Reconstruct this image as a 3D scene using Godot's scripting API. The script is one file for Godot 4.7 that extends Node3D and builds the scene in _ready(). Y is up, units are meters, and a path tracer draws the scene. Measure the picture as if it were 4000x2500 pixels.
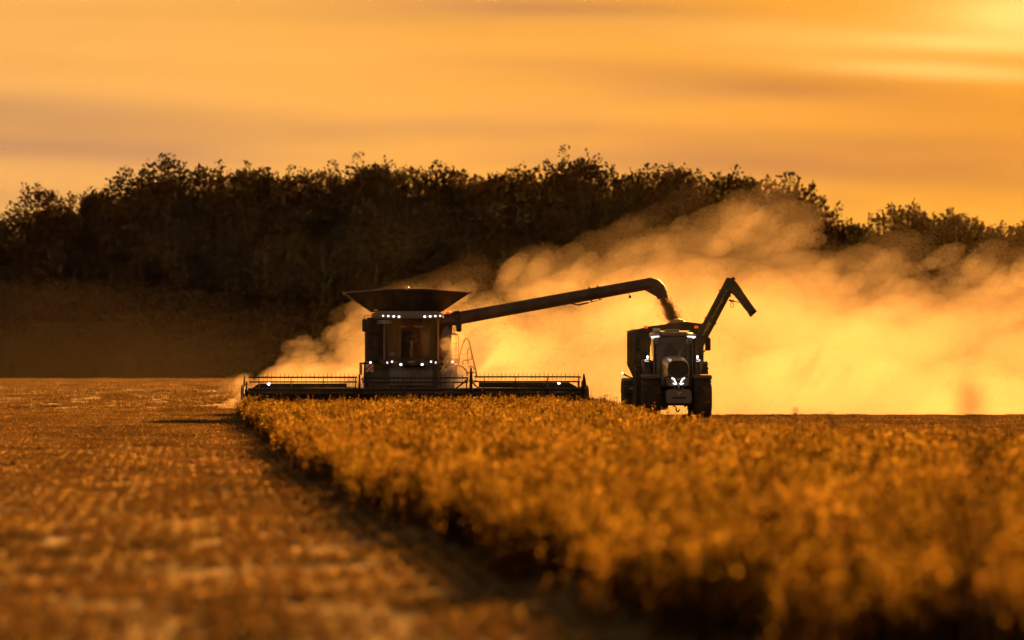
extends Node3D
# Harvest at sunset: a combine unloads into a grain cart behind a tractor, dust glowing against the sun.
# x to the right, y up, the camera looks along -z; "d" is the distance in front of the camera (d = -z).

const EXPO := 9.0
const SUN_AZ := 8.5
const SUN_EL := 8.0

# ------------------------------------------------------------------ mesh collecting
class G:
	var v := PackedVector3Array()
	var n := PackedVector3Array()
	var c := PackedColorArray()
	var tint := Color(1, 1, 1)
	var xf := Transform3D()
	func tri(a: Vector3, b: Vector3, d: Vector3, na: Vector3, nb: Vector3, nd: Vector3) -> void:
		v.append(xf * a); v.append(xf * d); v.append(xf * b)
		n.append((xf.basis * na).normalized()); n.append((xf.basis * nd).normalized()); n.append((xf.basis * nb).normalized())
		c.append(tint); c.append(tint); c.append(tint)
	func flat(a: Vector3, b: Vector3, d: Vector3) -> void:
		var k := (b - a).cross(d - a)
		if k.length_squared() < 1e-16: return
		k = k.normalized()
		tri(a, b, d, k, k, k)
	func quad(a: Vector3, b: Vector3, d: Vector3, e: Vector3) -> void:
		flat(a, b, d); flat(a, d, e)
	func box(at: Vector3, s: Vector3, turn := Basis()) -> void:
		var h := s * 0.5
		var p := []
		for k in 8:
			p.append(at + turn * Vector3(h.x * (1 if k & 1 else -1), h.y * (1 if k & 2 else -1), h.z * (1 if k & 4 else -1)))
		quad(p[4], p[5], p[7], p[6]); quad(p[1], p[0], p[2], p[3])
		quad(p[5], p[1], p[3], p[7]); quad(p[0], p[4], p[6], p[2])
		quad(p[6], p[7], p[3], p[2]); quad(p[0], p[1], p[5], p[4])
	func cbox(at: Vector3, s: Vector3, ch: float, turn := Basis()) -> void:   # a box with chamfered edges
		var h := s * 0.5
		var i := h - Vector3(ch, ch, ch)
		var corner := {}
		for sx in [-1, 1]:
			for sy in [-1, 1]:
				for sz in [-1, 1]:
					corner[Vector3i(sx, sy, sz)] = [at + turn * Vector3(sx * h.x, sy * i.y, sz * i.z), at + turn * Vector3(sx * i.x, sy * h.y, sz * i.z), at + turn * Vector3(sx * i.x, sy * i.y, sz * h.z)]
		for ax in 3:
			var b := (ax + 1) % 3
			var d := (ax + 2) % 3
			for s1 in [-1, 1]:
				var q := []
				for w in [[-1, -1], [1, -1], [1, 1], [-1, 1]]:
					var k := Vector3i(); k[ax] = s1; k[b] = w[0]; k[d] = w[1]
					q.append(corner[k][ax])
				if s1 > 0: quad(q[0], q[1], q[2], q[3])
				else: quad(q[3], q[2], q[1], q[0])
			for s1 in [-1, 1]:
				for s2 in [-1, 1]:
					var k0 := Vector3i(); k0[b] = s1; k0[d] = s2; k0[ax] = -1
					var k1 := k0; k1[ax] = 1
					if s1 * s2 > 0: quad(corner[k0][b], corner[k1][b], corner[k1][d], corner[k0][d])
					else: quad(corner[k0][d], corner[k1][d], corner[k1][b], corner[k0][b])
		for k in corner:
			var t: Array = corner[k]
			if k.x * k.y * k.z > 0: flat(t[0], t[1], t[2])
			else: flat(t[0], t[2], t[1])
	func tube(a: Vector3, b: Vector3, r0: float, r1: float, seg := 10, caps := true) -> void:
		path([a, b], [r0, r1], seg, caps)
	func path(pts: Array, radii: Array, seg := 8, caps := true) -> void:
		var rings := []
		var normals := []
		var up := Vector3.UP
		for k in pts.size():
			var t: Vector3 = ((pts[mini(k + 1, pts.size() - 1)] as Vector3) - (pts[maxi(k - 1, 0)] as Vector3)).normalized()
			if k == 0:
				up = Vector3.UP if absf(t.y) < 0.9 else Vector3.BACK
			var side := t.cross(up).normalized()
			up = side.cross(t).normalized()
			var ring := []
			var nr := []
			for s in seg:
				var w := TAU * s / seg
				var o := side * cos(w) + up * sin(w)
				nr.append(o)
				ring.append((pts[k] as Vector3) + o * float(radii[k]))
			rings.append(ring); normals.append(nr)
		for k in pts.size() - 1:
			for s in seg:
				var s2 := (s + 1) % seg
				tri(rings[k][s], rings[k + 1][s], rings[k + 1][s2], normals[k][s], normals[k + 1][s], normals[k + 1][s2])
				tri(rings[k][s], rings[k + 1][s2], rings[k][s2], normals[k][s], normals[k + 1][s2], normals[k][s2])
		if caps:
			for s in seg:
				var s2 := (s + 1) % seg
				flat(pts[0], rings[0][s], rings[0][s2])
				flat(pts[-1], rings[-1][s2], rings[-1][s])
	func prism(poly: Array, z0: float, z1: float) -> void:   # a polygon in x, y given a thickness from z0 to z1 (z1 > z0)
		var p := PackedVector2Array(poly)
		if not Geometry2D.is_polygon_clockwise(p): pass
		else: p.reverse()
		# p runs anticlockwise seen from +z
		var idx := Geometry2D.triangulate_polygon(p)
		for k in range(0, idx.size(), 3):
			var a := p[idx[k]]; var b := p[idx[k + 1]]; var d := p[idx[k + 2]]
			if (b - a).cross(d - a) < 0.0:
				var e := b; b = d; d = e
			flat(Vector3(a.x, a.y, z1), Vector3(b.x, b.y, z1), Vector3(d.x, d.y, z1))
			flat(Vector3(a.x, a.y, z0), Vector3(d.x, d.y, z0), Vector3(b.x, b.y, z0))
		for k in p.size():
			var a := p[k]; var b := p[(k + 1) % p.size()]
			quad(Vector3(a.x, a.y, z0), Vector3(b.x, b.y, z0), Vector3(b.x, b.y, z1), Vector3(a.x, a.y, z1))
	func lathe(profile: Array, at: Vector3, axis: Vector3, seg := 24) -> void:   # profile of (radius, height along the axis)
		var t := axis.normalized()
		var side := t.cross(Vector3.UP if absf(t.y) < 0.9 else Vector3.BACK).normalized()
		var up := side.cross(t).normalized()
		for k in profile.size() - 1:
			var p: Vector2 = profile[k]
			var q: Vector2 = profile[k + 1]
			var slope := Vector2(q.y - p.y, p.x - q.x).normalized()   # outward: (radial, axial)
			for s in seg:
				var w0 := TAU * s / seg
				var w1 := TAU * (s + 1) / seg
				var o0 := side * cos(w0) + up * sin(w0)
				var o1 := side * cos(w1) + up * sin(w1)
				var n0 := o0 * slope.x + t * slope.y
				var n1 := o1 * slope.x + t * slope.y
				var a := at + o0 * p.x + t * p.y
				var b := at + o0 * q.x + t * q.y
				var d := at + o1 * q.x + t * q.y
				var e := at + o1 * p.x + t * p.y
				tri(a, b, d, n0, n0, n1)
				tri(a, d, e, n0, n1, n1)
	func ball(at: Vector3, r: Vector3, seg := 12, rows := 8) -> void:
		for k in rows:
			for s in seg:
				var q := []
				for w in [[k, s], [k + 1, s], [k + 1, s + 1], [k, s + 1]]:
					var th := PI * float(w[0]) / rows
					var ph := TAU * float(w[1]) / seg
					q.append(Vector3(sin(th) * cos(ph), cos(th), sin(th) * sin(ph)))
				tri(at + q[0] * r, at + q[2] * r, at + q[1] * r, q[0], q[2], q[1])
				tri(at + q[0] * r, at + q[3] * r, at + q[2] * r, q[0], q[3], q[2])
	func loft(rings: Array, caps := true) -> void:   # rings of equal size, anticlockwise seen from the last ring's side
		var m: int = rings[0].size()
		for k in rings.size() - 1:
			for s in m:
				var s2 := (s + 1) % m
				quad(rings[k][s], rings[k][s2], rings[k + 1][s2], rings[k + 1][s])
		if caps:
			var a := Vector3(); var b := Vector3()
			for s in m:
				a += rings[0][s] / m; b += rings[-1][s] / m
			for s in m:
				var s2 := (s + 1) % m
				flat(a, rings[0][s2], rings[0][s])
				flat(b, rings[-1][s], rings[-1][s2])
	func leaf(at: Vector3, along: Vector3, across: Vector3) -> void:   # a pointed leaf: two triangles
		var k := along.cross(across).normalized()
		var mid := at + along * 0.45
		tri(at, mid + across, at + along, k, k, k)
		tri(at, at + along, mid - across, k, k, k)
	func mesh(colours := false) -> ArrayMesh:
		var a := []
		a.resize(Mesh.ARRAY_MAX)
		a[Mesh.ARRAY_VERTEX] = v
		a[Mesh.ARRAY_NORMAL] = n
		if colours: a[Mesh.ARRAY_COLOR] = c
		var m := ArrayMesh.new()
		m.add_surface_from_arrays(Mesh.PRIMITIVE_TRIANGLES, a)
		return m

# ------------------------------------------------------------------ things and parts
var used := {}
func numbered(called: String) -> String:
	var k: int = used.get(called, 0)
	used[called] = k + 1
	return called if k == 0 else "%s_%03d" % [called, k]

func thing(called: String, label: String, category: String, at := Vector3.ZERO, turn := 0.0, group := "") -> Node3D:
	var o := Node3D.new()
	o.name = numbered(called)
	add_child(o)
	o.position = at
	o.rotation.y = turn
	tag(o, label, category, group)
	return o

func tag(o: Node, label: String, category := "", group := "") -> void:
	if label: o.set_meta("label", label)
	if category: o.set_meta("category", category)
	if group: o.set_meta("group", group)

func node(called: String, parent: Node, at := Vector3.ZERO) -> Node3D:
	var o := Node3D.new()
	o.name = called
	o.position = at
	parent.add_child(o, true)
	return o

func obj(called: String, g: G, m: Material, parent: Node = self, colours := false) -> MeshInstance3D:
	return put(called, g.mesh(colours), m, parent)

func put(called: String, mesh: Mesh, m: Material, parent: Node = self, at := Vector3.ZERO) -> MeshInstance3D:
	var o := MeshInstance3D.new()
	o.name = called
	o.mesh = mesh
	o.material_override = m
	o.position = at
	parent.add_child(o, true)
	return o

func lin(r: float, g: float, b: float) -> Color:
	return Color(r, g, b).linear_to_srgb()

func mat(r: float, g: float, b: float, rough := 0.6, metal := 0.0) -> StandardMaterial3D:
	var m := StandardMaterial3D.new()
	m.albedo_color = lin(r, g, b)
	m.roughness = rough
	m.metallic = metal
	return m

func glow(r: float, g: float, b: float, e: float) -> StandardMaterial3D:
	var m := mat(0.8, 0.8, 0.8, 0.3)
	m.emission_enabled = true
	m.emission = lin(r, g, b)
	m.emission_energy_multiplier = e
	return m

func sms(a: float, b: float, x: float) -> float:
	var t := clampf((x - a) / (b - a), 0.0, 1.0)
	return t * t * (3.0 - 2.0 * t)

func table(t: Array, x: float) -> float:
	if x <= t[0][0]: return t[0][1]
	for k in t.size() - 1:
		if x <= t[k + 1][0]:
			return lerpf(t[k][1], t[k + 1][1], (x - t[k][0]) / (t[k + 1][0] - t[k][0]))
	return t[-1][1]

# ------------------------------------------------------------------ the lie of the land
var relief := FastNoiseLite.new()
var rolls := FastNoiseLite.new()
const ROW := 0.077                       # the drill rows run this far to the left per metre away
const LEFT_EDGE := [[20.3, 20.0], [20.6, 6.0], [21.4, 3.0], [23.0, 1.7], [25.0, 1.1], [30.0, 0.5], [38.0, -0.5], [50.0, -1.75], [72.0, -3.55], [103.0, -6.0], [150.0, -9.55]]
const RIGHT_EDGE := [[20.0, 22.0], [60.0, 10.0], [65.0, 8.0], [70.0, 6.2], [78.0, 4.0], [91.0, 3.3], [140.0, 3.1], [150.0, 2.8]]

func height(x: float, d: float) -> float:
	var w := sms(-7.0, 5.0, x * 150.0 / maxf(d, 150.0))
	var left := 0.82 * sms(150.0, 300.0, d) - 0.8 * sms(300.0, 420.0, d)
	var right := -0.02 * maxf(0.0, d - 152.0)
	right = maxf(right, -2.8) - 0.08 * sms(95.0, 140.0, d) * sms(1.0, 4.5, x)
	return lerpf(left, right, w)

func ground(x: float, d: float) -> float:
	var y := height(x, d)
	var near := 1.0 - sms(160.0, 260.0, d)
	if d > 5.0 and near > 0.0:
		y += near * (0.03 * relief.get_noise_2d(x * 2.2, d * 1.1) + 0.03 * rolls.get_noise_2d(x, d))
	return y

func in_crop(x: float, d: float) -> bool:
	return d > 20.3 and d < 149.0 and x > table(LEFT_EDGE, d) + 0.45 * rolls.get_noise_2d(x * 5.0 + 300.0, d * 5.0) * (1.0 - sms(120.0, 148.0, d)) and x < table(RIGHT_EDGE, d)

func at(x: float, d: float, lift := 0.0) -> Vector3:
	return Vector3(x, height(x, d) + lift, -d)

# ------------------------------------------------------------------ sky
var streaks := FastNoiseLite.new()
var wisps := FastNoiseLite.new()

func sky_at(az: float, el: float) -> Color:      # degrees, az 0 straight ahead, to the right positive; linear, as the picture shows it
	var e := deg_to_rad(el)
	var a := deg_to_rad(az)
	var dir := Vector3(sin(a) * cos(e), sin(e), -cos(a) * cos(e))
	var sa := deg_to_rad(SUN_AZ); var se := deg_to_rad(SUN_EL)
	var sdir := Vector3(sin(sa) * cos(se), sin(se), -cos(sa) * cos(se))
	var off := rad_to_deg(acos(clampf(dir.dot(sdir), -1.0, 1.0)))
	# clear air: deep orange by the sun, paler to the side, dim and mauve opposite
	var near := exp(-pow(off / 12.5, 1.7))
	var mid := exp(-pow(off / 50.0, 1.6))
	var col := Vector3(0.36, 0.22, 0.13)
	col = col.lerp(Vector3(1.0, 0.495, 0.122), mid)
	col = col.lerp(Vector3(0.97, 0.36, 0.016), near)
	col *= lerpf(1.0, 0.4, sms(8.0, 60.0, el))
	# bands of high cloud, drawn out along the horizon
	var n1 := streaks.get_noise_2d(az * 1.0 + el * 3.0, el * 9.0)
	var n2 := wisps.get_noise_2d(az * 2.2 + el * 4.0, el * 30.0)
	var cloud := clampf(0.5 + 0.75 * n1 + 0.22 * n2, 0.0, 1.0)
	var dark := Vector3(0.60, 0.29, 0.12).lerp(Vector3(0.66, 0.21, 0.012), exp(-pow(off / 8.5, 2.0)))
	if off > 25.0: dark = dark.lerp(col * 0.72, sms(25.0, 70.0, off))
	var b := 0.55 * sms(0.45, 0.9, cloud)
	# the banks of cloud that lie in this part of the sky: az, el, half width, half height, tilt, strength
	for s in [[-6.9, 3.42, 4.4, 0.32, -0.05, 0.8], [-6.4, 2.98, 3.4, 0.13, -0.045, 0.65], [0.6, 4.85, 2.6, 0.13, -0.035, 1.0], [-1.6, 4.72, 1.6, 0.08, -0.02, 0.3], [4.3, 3.72, 3.3, 0.22, -0.07, 0.75], [6.4, 2.95, 3.2, 0.32, -0.05, 0.65], [3.2, 2.75, 2.4, 0.18, -0.06, 0.35], [1.0, 4.1, 2.4, 0.12, -0.05, 0.25]]:
		var dx: float = (az - s[0]) / s[2]
		var dy: float = (el - s[1] - s[4] * (az - s[0]) + 0.05 * n2) / s[3]
		b += s[5] * exp(-dx * dx - dy * dy)
	col = col.lerp(dark, clampf(b, 0.0, 1.0))
	# thin cloud lit through near the sun
	var lit := 0.0
	for s in [[5.9, 4.0, 2.0, 0.10, -0.06, 0.75], [6.4, 4.35, 1.3, 0.09, -0.07, 0.6], [7.2, 4.75, 1.3, 0.34, -0.05, 0.9], [4.6, 4.42, 2.6, 0.2, -0.06, 0.35], [6.6, 4.7, 1.9, 0.36, -0.05, 0.2]]:
		var dx: float = (az - s[0]) / s[2]
		var dy: float = (el - s[1] - s[4] * (az - s[0]) + 0.04 * n2) / s[3]
		lit += s[5] * exp(-dx * dx - dy * dy)
	col = col.lerp(Vector3(1.25, 0.70, 0.17), clampf(lit * 1.15, 0.0, 1.0))
	# fine drawn-out wisps over all of it
	var n3 := wisps.get_noise_2d(az * 1.3 + el * 5.0 + 200.0, el * 22.0 + 40.0)
	col *= 1.0 + (0.07 + 0.10 * near) * n3
	col += Vector3(2.2, 1.6, 0.6) * exp(-pow(off / 1.3, 2.0))
	col *= 1.06
	return Color(col.x, col.y, col.z)

func make_sky() -> ImageTexture:
	streaks.seed = 11; streaks.frequency = 0.045; streaks.fractal_octaves = 4
	wisps.seed = 23; wisps.frequency = 0.06; wisps.fractal_octaves = 4
	var w := 512; var h := 256
	var small := Image.create(w, h, false, Image.FORMAT_RGBAF)
	small.fill(Color(0.06, 0.035, 0.015) / EXPO)
	for j in h / 2 + 1:
		var el := 90.0 - (j + 0.5) * 180.0 / h
		for i in w:
			var cc := sky_at(wrapf((i + 0.5) * 360.0 / w, -180.0, 180.0), maxf(el, 0.0))
			small.set_pixel(i, j, Color(cc.r / EXPO, cc.g / EXPO, cc.b / EXPO, 1))
	small.resize(4096, 2048, Image.INTERPOLATE_BILINEAR)
	for j in range(1024 - 250, 1024):                        # finer where the thin cloud bands are narrow
		var el := 90.0 - (j + 0.5) * 180.0 / 2048.0
		for i in range(-230, 270):
			var cc := sky_at((i + 0.5) * 360.0 / 4096.0, el)
			var c2 := Color(cc.r / EXPO, cc.g / EXPO, cc.b / EXPO, 1)
			var k := minf(minf((i + 230) / 40.0, (270 - i) / 40.0), (j - 774) / 40.0)
			var col := posmod(i, 4096)
			if k < 1.0: c2 = small.get_pixel(col, j).lerp(c2, clampf(k, 0.0, 1.0))
			small.set_pixel(col, j, c2)
	return ImageTexture.create_from_image(small)

# ------------------------------------------------------------------ materials
var M := {}

func noise_tex(freq: float, seed_: int, ramp: Array, size := 512, octaves := 4) -> NoiseTexture2D:
	var t := NoiseTexture2D.new()
	t.width = size; t.height = size; t.seamless = true
	var f := FastNoiseLite.new()
	f.seed = seed_; f.frequency = freq; f.fractal_octaves = octaves
	t.noise = f
	if ramp.size():
		var gr := Gradient.new()
		gr.offsets = PackedFloat32Array(ramp.map(func(r): return r[0]))
		gr.colors = PackedColorArray(ramp.map(func(r): return r[1]))
		t.color_ramp = gr
	return t

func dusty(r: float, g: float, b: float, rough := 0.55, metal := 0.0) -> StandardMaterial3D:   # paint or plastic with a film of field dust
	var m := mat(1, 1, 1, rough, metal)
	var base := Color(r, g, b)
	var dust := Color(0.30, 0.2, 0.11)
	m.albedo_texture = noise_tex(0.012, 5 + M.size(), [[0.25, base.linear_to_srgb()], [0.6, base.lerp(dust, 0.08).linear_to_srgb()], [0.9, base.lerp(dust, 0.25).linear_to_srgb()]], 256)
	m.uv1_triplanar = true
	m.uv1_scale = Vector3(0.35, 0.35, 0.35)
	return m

func make_materials() -> void:
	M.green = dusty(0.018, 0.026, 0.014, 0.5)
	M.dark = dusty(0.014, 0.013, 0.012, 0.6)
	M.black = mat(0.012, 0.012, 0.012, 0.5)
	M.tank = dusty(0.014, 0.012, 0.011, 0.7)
	M.steel = mat(0.25, 0.24, 0.22, 0.45, 0.6)
	M.grey = dusty(0.13, 0.125, 0.12, 0.5)
	M.silver = dusty(0.15, 0.15, 0.157, 0.35)
	M.white = dusty(0.62, 0.62, 0.62, 0.4)
	M.rubber = dusty(0.026, 0.023, 0.02, 0.9)
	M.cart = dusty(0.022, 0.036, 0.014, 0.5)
	M.cart_side = dusty(0.10, 0.085, 0.05, 0.6)  # paler and browner base than the end walls of the cart
	M.auger = dusty(0.035, 0.03, 0.027, 0.5)
	M.red = mat(0.45, 0.03, 0.015, 0.5)
	M.blue = mat(0.02, 0.06, 0.3, 0.5)
	M.yellow = mat(0.55, 0.40, 0.03, 0.5)
	M.pale = mat(0.55, 0.55, 0.55, 0.5)
	M.plate = mat(0.45, 0.45, 0.42, 0.5)
	M.led = glow(1.0, 0.95, 0.92, 0.36)
	M.led_dim = glow(1.0, 0.94, 0.9, 0.2)
	M.led_soft = glow(1.0, 0.95, 0.94, 0.15)
	M.lens = mat(0.3, 0.3, 0.3, 0.15)
	M.amber = mat(0.7, 0.6, 0.12, 0.3)
	M.amber.backlight_enabled = true
	M.amber.backlight = Color(1.0, 0.55, 0.1)
	M.glass = mat(0.03, 0.03, 0.03, 0.04)
	M.glass.transparency = BaseMaterial3D.TRANSPARENCY_ALPHA
	M.glass.albedo_color.a = 0.25
	M.rail = mat(0.45, 0.25, 0.05, 0.45)
	M.fabric = mat(0.03, 0.03, 0.03, 0.9)
	M.grain = mat(0.30, 0.18, 0.07, 0.7)

# ------------------------------------------------------------------ start
func _ready() -> void:
	relief.seed = 3; relief.frequency = 0.9; relief.fractal_octaves = 3
	rolls.seed = 4; rolls.frequency = 0.12; rolls.fractal_octaves = 3
	var cam := Camera3D.new()
	cam.name = "camera"
	add_child(cam)
	var lens := CameraAttributesPhysical.new()
	lens.frustum_focal_length = 158.7
	lens.frustum_focus_distance = 150.0
	lens.exposure_aperture = 1.4
	lens.frustum_near = 0.5
	lens.frustum_far = 5000.0
	cam.attributes = lens
	cam.position = Vector3(0, 1.65, 0)
	cam.rotation.x = atan(114.0 / 10000.0)
	var we := WorldEnvironment.new()
	we.name = "environment"
	add_child(we)
	var e := Environment.new()
	we.environment = e
	e.background_mode = Environment.BG_SKY
	e.sky = Sky.new()
	var sm := PanoramaSkyMaterial.new()
	sm.panorama = make_sky()
	e.sky.sky_material = sm
	e.tonemap_mode = Environment.TONE_MAPPER_LINEAR
	e.tonemap_exposure = EXPO
	e.sdfgi_enabled = true
	e.ssao_enabled = true
	e.ssil_enabled = true
	e.volumetric_fog_enabled = true
	e.volumetric_fog_density = 0.0000012
	e.volumetric_fog_anisotropy = 0.75
	e.volumetric_fog_albedo = Color(1, 1, 1)
	var sun := DirectionalLight3D.new()
	sun.name = "sun"
	sun.light_energy = 1.6
	sun.light_color = lin(1.0, 0.345, 0.047)
	sun.light_angular_distance = 0.5
	sun.shadow_enabled = true
	add_child(sun)
	var sa := deg_to_rad(SUN_AZ); var se := deg_to_rad(SUN_EL)
	sun.look_at_from_position(Vector3.ZERO, -Vector3(sin(sa) * cos(se), sin(se), -cos(sa) * cos(se)))
	make_materials()
	build_ground()
	build_trees()
	build_combine()
	build_tractor()
	build_cart()
	build_grain()
	build_crop()
	build_stubble()
	build_weeds()
	build_dust()


# ------------------------------------------------------------------ ground
func build_ground() -> void:
	var ds := []
	for k in range(-60, 14, 6): ds.append(float(k))
	var d := 14.0
	while d < 175.0:
		ds.append(d); d *= 1.0062
	while d < 1300.0:
		ds.append(d); d *= 1.05
	var nx := 260
	var v := PackedVector3Array()
	var uv := PackedVector2Array()
	for q in ds:
		var wide: float = 4.0 + 0.19 * maxf(q, 0.0)
		for i in nx + 1:
			var t := 2.0 * i / nx - 1.0
			# most columns in view, the outermost ones far out so that the sheet reaches the horizon
			var x := t / 0.9 * wide if absf(t) <= 0.9 else signf(t) * (wide + pow((absf(t) - 0.9) / 0.1, 2.0) * (250.0 + 0.4 * absf(q)))
			v.append(Vector3(x, ground(x, q), -q))
			uv.append(Vector2(x, q))
	var idx := PackedInt32Array()
	var n := PackedVector3Array()
	n.resize(v.size())
	for j in ds.size() - 1:
		for i in nx:
			var a := j * (nx + 1) + i
			var b := a + nx + 1
			for f in [[a, b, b + 1], [a, b + 1, a + 1]]:      # clockwise from above
				idx.append_array(PackedInt32Array(f))
				var k := (v[f[2]] - v[f[0]]).cross(v[f[1]] - v[f[0]])
				for w in f: n[w] += k
	for k in n.size(): n[k] = n[k].normalized()
	var arr := []
	arr.resize(Mesh.ARRAY_MAX)
	arr[Mesh.ARRAY_VERTEX] = v; arr[Mesh.ARRAY_NORMAL] = n; arr[Mesh.ARRAY_TEX_UV] = uv; arr[Mesh.ARRAY_INDEX] = idx
	var m := ArrayMesh.new()
	m.add_surface_from_arrays(Mesh.PRIMITIVE_TRIANGLES, arr)
	var gm := StandardMaterial3D.new()
	gm.roughness = 1.0
	gm.metallic_specular = 0.05
	gm.albedo_texture = noise_tex(0.03, 61, [[0.2, lin(0.135, 0.127, 0.09)], [0.45, lin(0.175, 0.165, 0.12)], [0.75, lin(0.21, 0.197, 0.148)]], 1024, 5)
	gm.uv1_triplanar = true; gm.uv1_world_triplanar = true
	gm.uv1_scale = Vector3(0.11, 0.11, 0.11)
	gm.heightmap_enabled = true
	gm.heightmap_texture = noise_tex(0.04, 62, [], 1024, 5)
	gm.heightmap_scale = 8.0
	var o := put("field_ground", m, gm)
	o.set_meta("kind", "structure")
	o.set_meta("label", "harvested stubble field stretching to the edge of the wood")

# ------------------------------------------------------------------ the wood
# how high the wood stands (metres above the field) along its length (metres)
const SKYLINE := [[-77.3, 16.53], [-70.1, 19.41], [-62.9, 18.93], [-58.1, 20.47], [-55.7, 19.89], [-54.2, 21.23], [-51.8, 22.87], [-49.4, 23.49], [-47.0, 22.48], [-43.7, 23.35], [-41.3, 24.4], [-37.9, 25.27], [-36.5, 26.51], [-34.1, 25.84], [-31.2, 25.36], [-29.3, 24.88], [-27.3, 24.21], [-25.8, 22.29], [-24.5, 24.45], [-23.5, 25.65], [-21.6, 25.65], [-19.2, 24.59], [-17.3, 24.11], [-15.8, 25.75], [-13.4, 26.37], [-11.7, 26.23], [-10.1, 24.79], [-8.6, 25.75], [-7.2, 24.88], [-5.3, 25.75], [-3.3, 25.65], [-2.1, 23.97], [-0.5, 24.88], [1.9, 25.17], [4.3, 25.55], [6.7, 26.13], [8.4, 26.99], [10.1, 26.32], [12.0, 25.55], [14.4, 25.65], [16.8, 25.46], [18.7, 24.88], [21.1, 22.77], [23.1, 23.63], [24.5, 24.45], [27.4, 24.21], [29.8, 23.63], [32.2, 22.29], [34.6, 20.13], [36.5, 19.41], [38.9, 19.6], [41.8, 19.79], [44.7, 20.18], [46.8, 20.66], [49.0, 19.89], [51.4, 20.08], [53.8, 19.41], [55.7, 18.45], [58.6, 18.93], [66.7, 20.37], [76.3, 18.45]]

func leafy(rng: RandomNumberGenerator, g: G, c: Vector3, r: Vector3, count: int, size: float) -> void:
	for k in count:
		var u := Vector3(rng.randfn(), rng.randfn(), rng.randfn()).normalized()
		var q := c + u * r * pow(rng.randf(), 0.33) * rng.randf_range(0.85, 1.12)
		var s := size * rng.randf_range(0.6, 1.4)
		var along := (u + Vector3(rng.randf_range(-1, 1), rng.randf_range(-0.3, 1.3), rng.randf_range(-1, 1))).normalized()
		var across := along.cross(Vector3(rng.randfn(), rng.randfn(), rng.randfn())).normalized()
		g.leaf(q, along * s, across * s * 0.36)

func tree_meshes(seed_: int, slim: float) -> Array:      # [trunk and limbs, crown]: 10 m high
	var rng := RandomNumberGenerator.new()
	rng.seed = seed_
	var wood := G.new()
	var crown := G.new()
	var tilt := Vector3(rng.randf_range(-0.4, 0.4), 0, rng.randf_range(-0.3, 0.3))
	wood.path([Vector3(0, -0.5, 0), Vector3(0, 0.4, 0), tilt * 0.4 + Vector3(0, 3.0, 0), tilt + Vector3(0, 6.5, 0), tilt + Vector3(0.1, 9.0, 0)], [0.34, 0.24, 0.18, 0.11, 0.03], 8)
	for k in 15:
		var hh := 1.0 + 8.2 * pow((k + rng.randf()) / 15.0, 0.9)
		var wide: float = 2.5 * slim * sqrt(clampf(1.25 - pow(absf(hh - 4.6) / 5.6, 2.0), 0.05, 1.0))
		var w := k * 2.4 + rng.randf_range(-0.5, 0.5)
		var reach := wide * rng.randf_range(0.45, 0.8)
		var c := tilt * (hh / 10.0) + Vector3(cos(w) * reach, hh, sin(w) * reach)
		wood.path([tilt * (hh / 10.0) + Vector3(0, hh * 0.75, 0), c * Vector3(0.6, 1, 0.6) - Vector3(0, 0.25, 0), c], [0.09, 0.05, 0.015], 5, false)
		var r := Vector3(1, 0.95, 1) * wide * rng.randf_range(0.42, 0.58)
		leafy(rng, crown, c, r, 560 if hh < 6.0 else 900, 0.17)
		# sprays that stand proud of the crown and break its outline
		for t in 6:
			var u := Vector3(rng.randfn(), absf(rng.randfn()) * 0.9, rng.randfn()).normalized()
			var tip := c + u * r * rng.randf_range(1.0, 1.35)
			leafy(rng, crown, tip, Vector3(0.17, 0.34, 0.17) * rng.randf_range(0.7, 1.3), 34, 0.13)
	for t in 9:                                            # the leading shoots
		var w := rng.randf() * TAU
		var rr := rng.randf() * 1.5 * slim
		var p := tilt + Vector3(cos(w) * rr, 9.55 - rr * 0.55 + rng.randf_range(-0.3, 0.35), sin(w) * rr)
		leafy(rng, crown, p, Vector3(0.2, 0.5, 0.2) * rng.randf_range(0.7, 1.3), 48, 0.13)
	leafy(rng, crown, Vector3(0, 1.4, 0) + tilt * 0.1, Vector3(2.1 * slim, 1.6, 2.1 * slim), 1800, 0.28)
	leafy(rng, crown, Vector3(0, 4.6, 0) + tilt * 0.5, Vector3(1.8 * slim, 3.9, 1.8 * slim), 3400, 0.3)
	return [wood.mesh(), crown.mesh()]

const ORDINAL := ["first", "second", "third", "fourth", "fifth", "sixth", "seventh", "eighth", "ninth", "tenth", "eleventh", "twelfth", "thirteenth", "fourteenth", "fifteenth", "sixteenth", "seventeenth", "eighteenth", "nineteenth", "twentieth", "twenty-first", "twenty-second", "twenty-third", "twenty-fourth", "twenty-fifth", "twenty-sixth", "twenty-seventh", "twenty-eighth", "twenty-ninth", "thirtieth", "thirty-first", "thirty-second", "thirty-third", "thirty-fourth", "thirty-fifth", "thirty-sixth", "thirty-seventh", "thirty-eighth", "thirty-ninth", "fortieth", "forty-first", "forty-second", "forty-third", "forty-fourth"]

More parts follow.
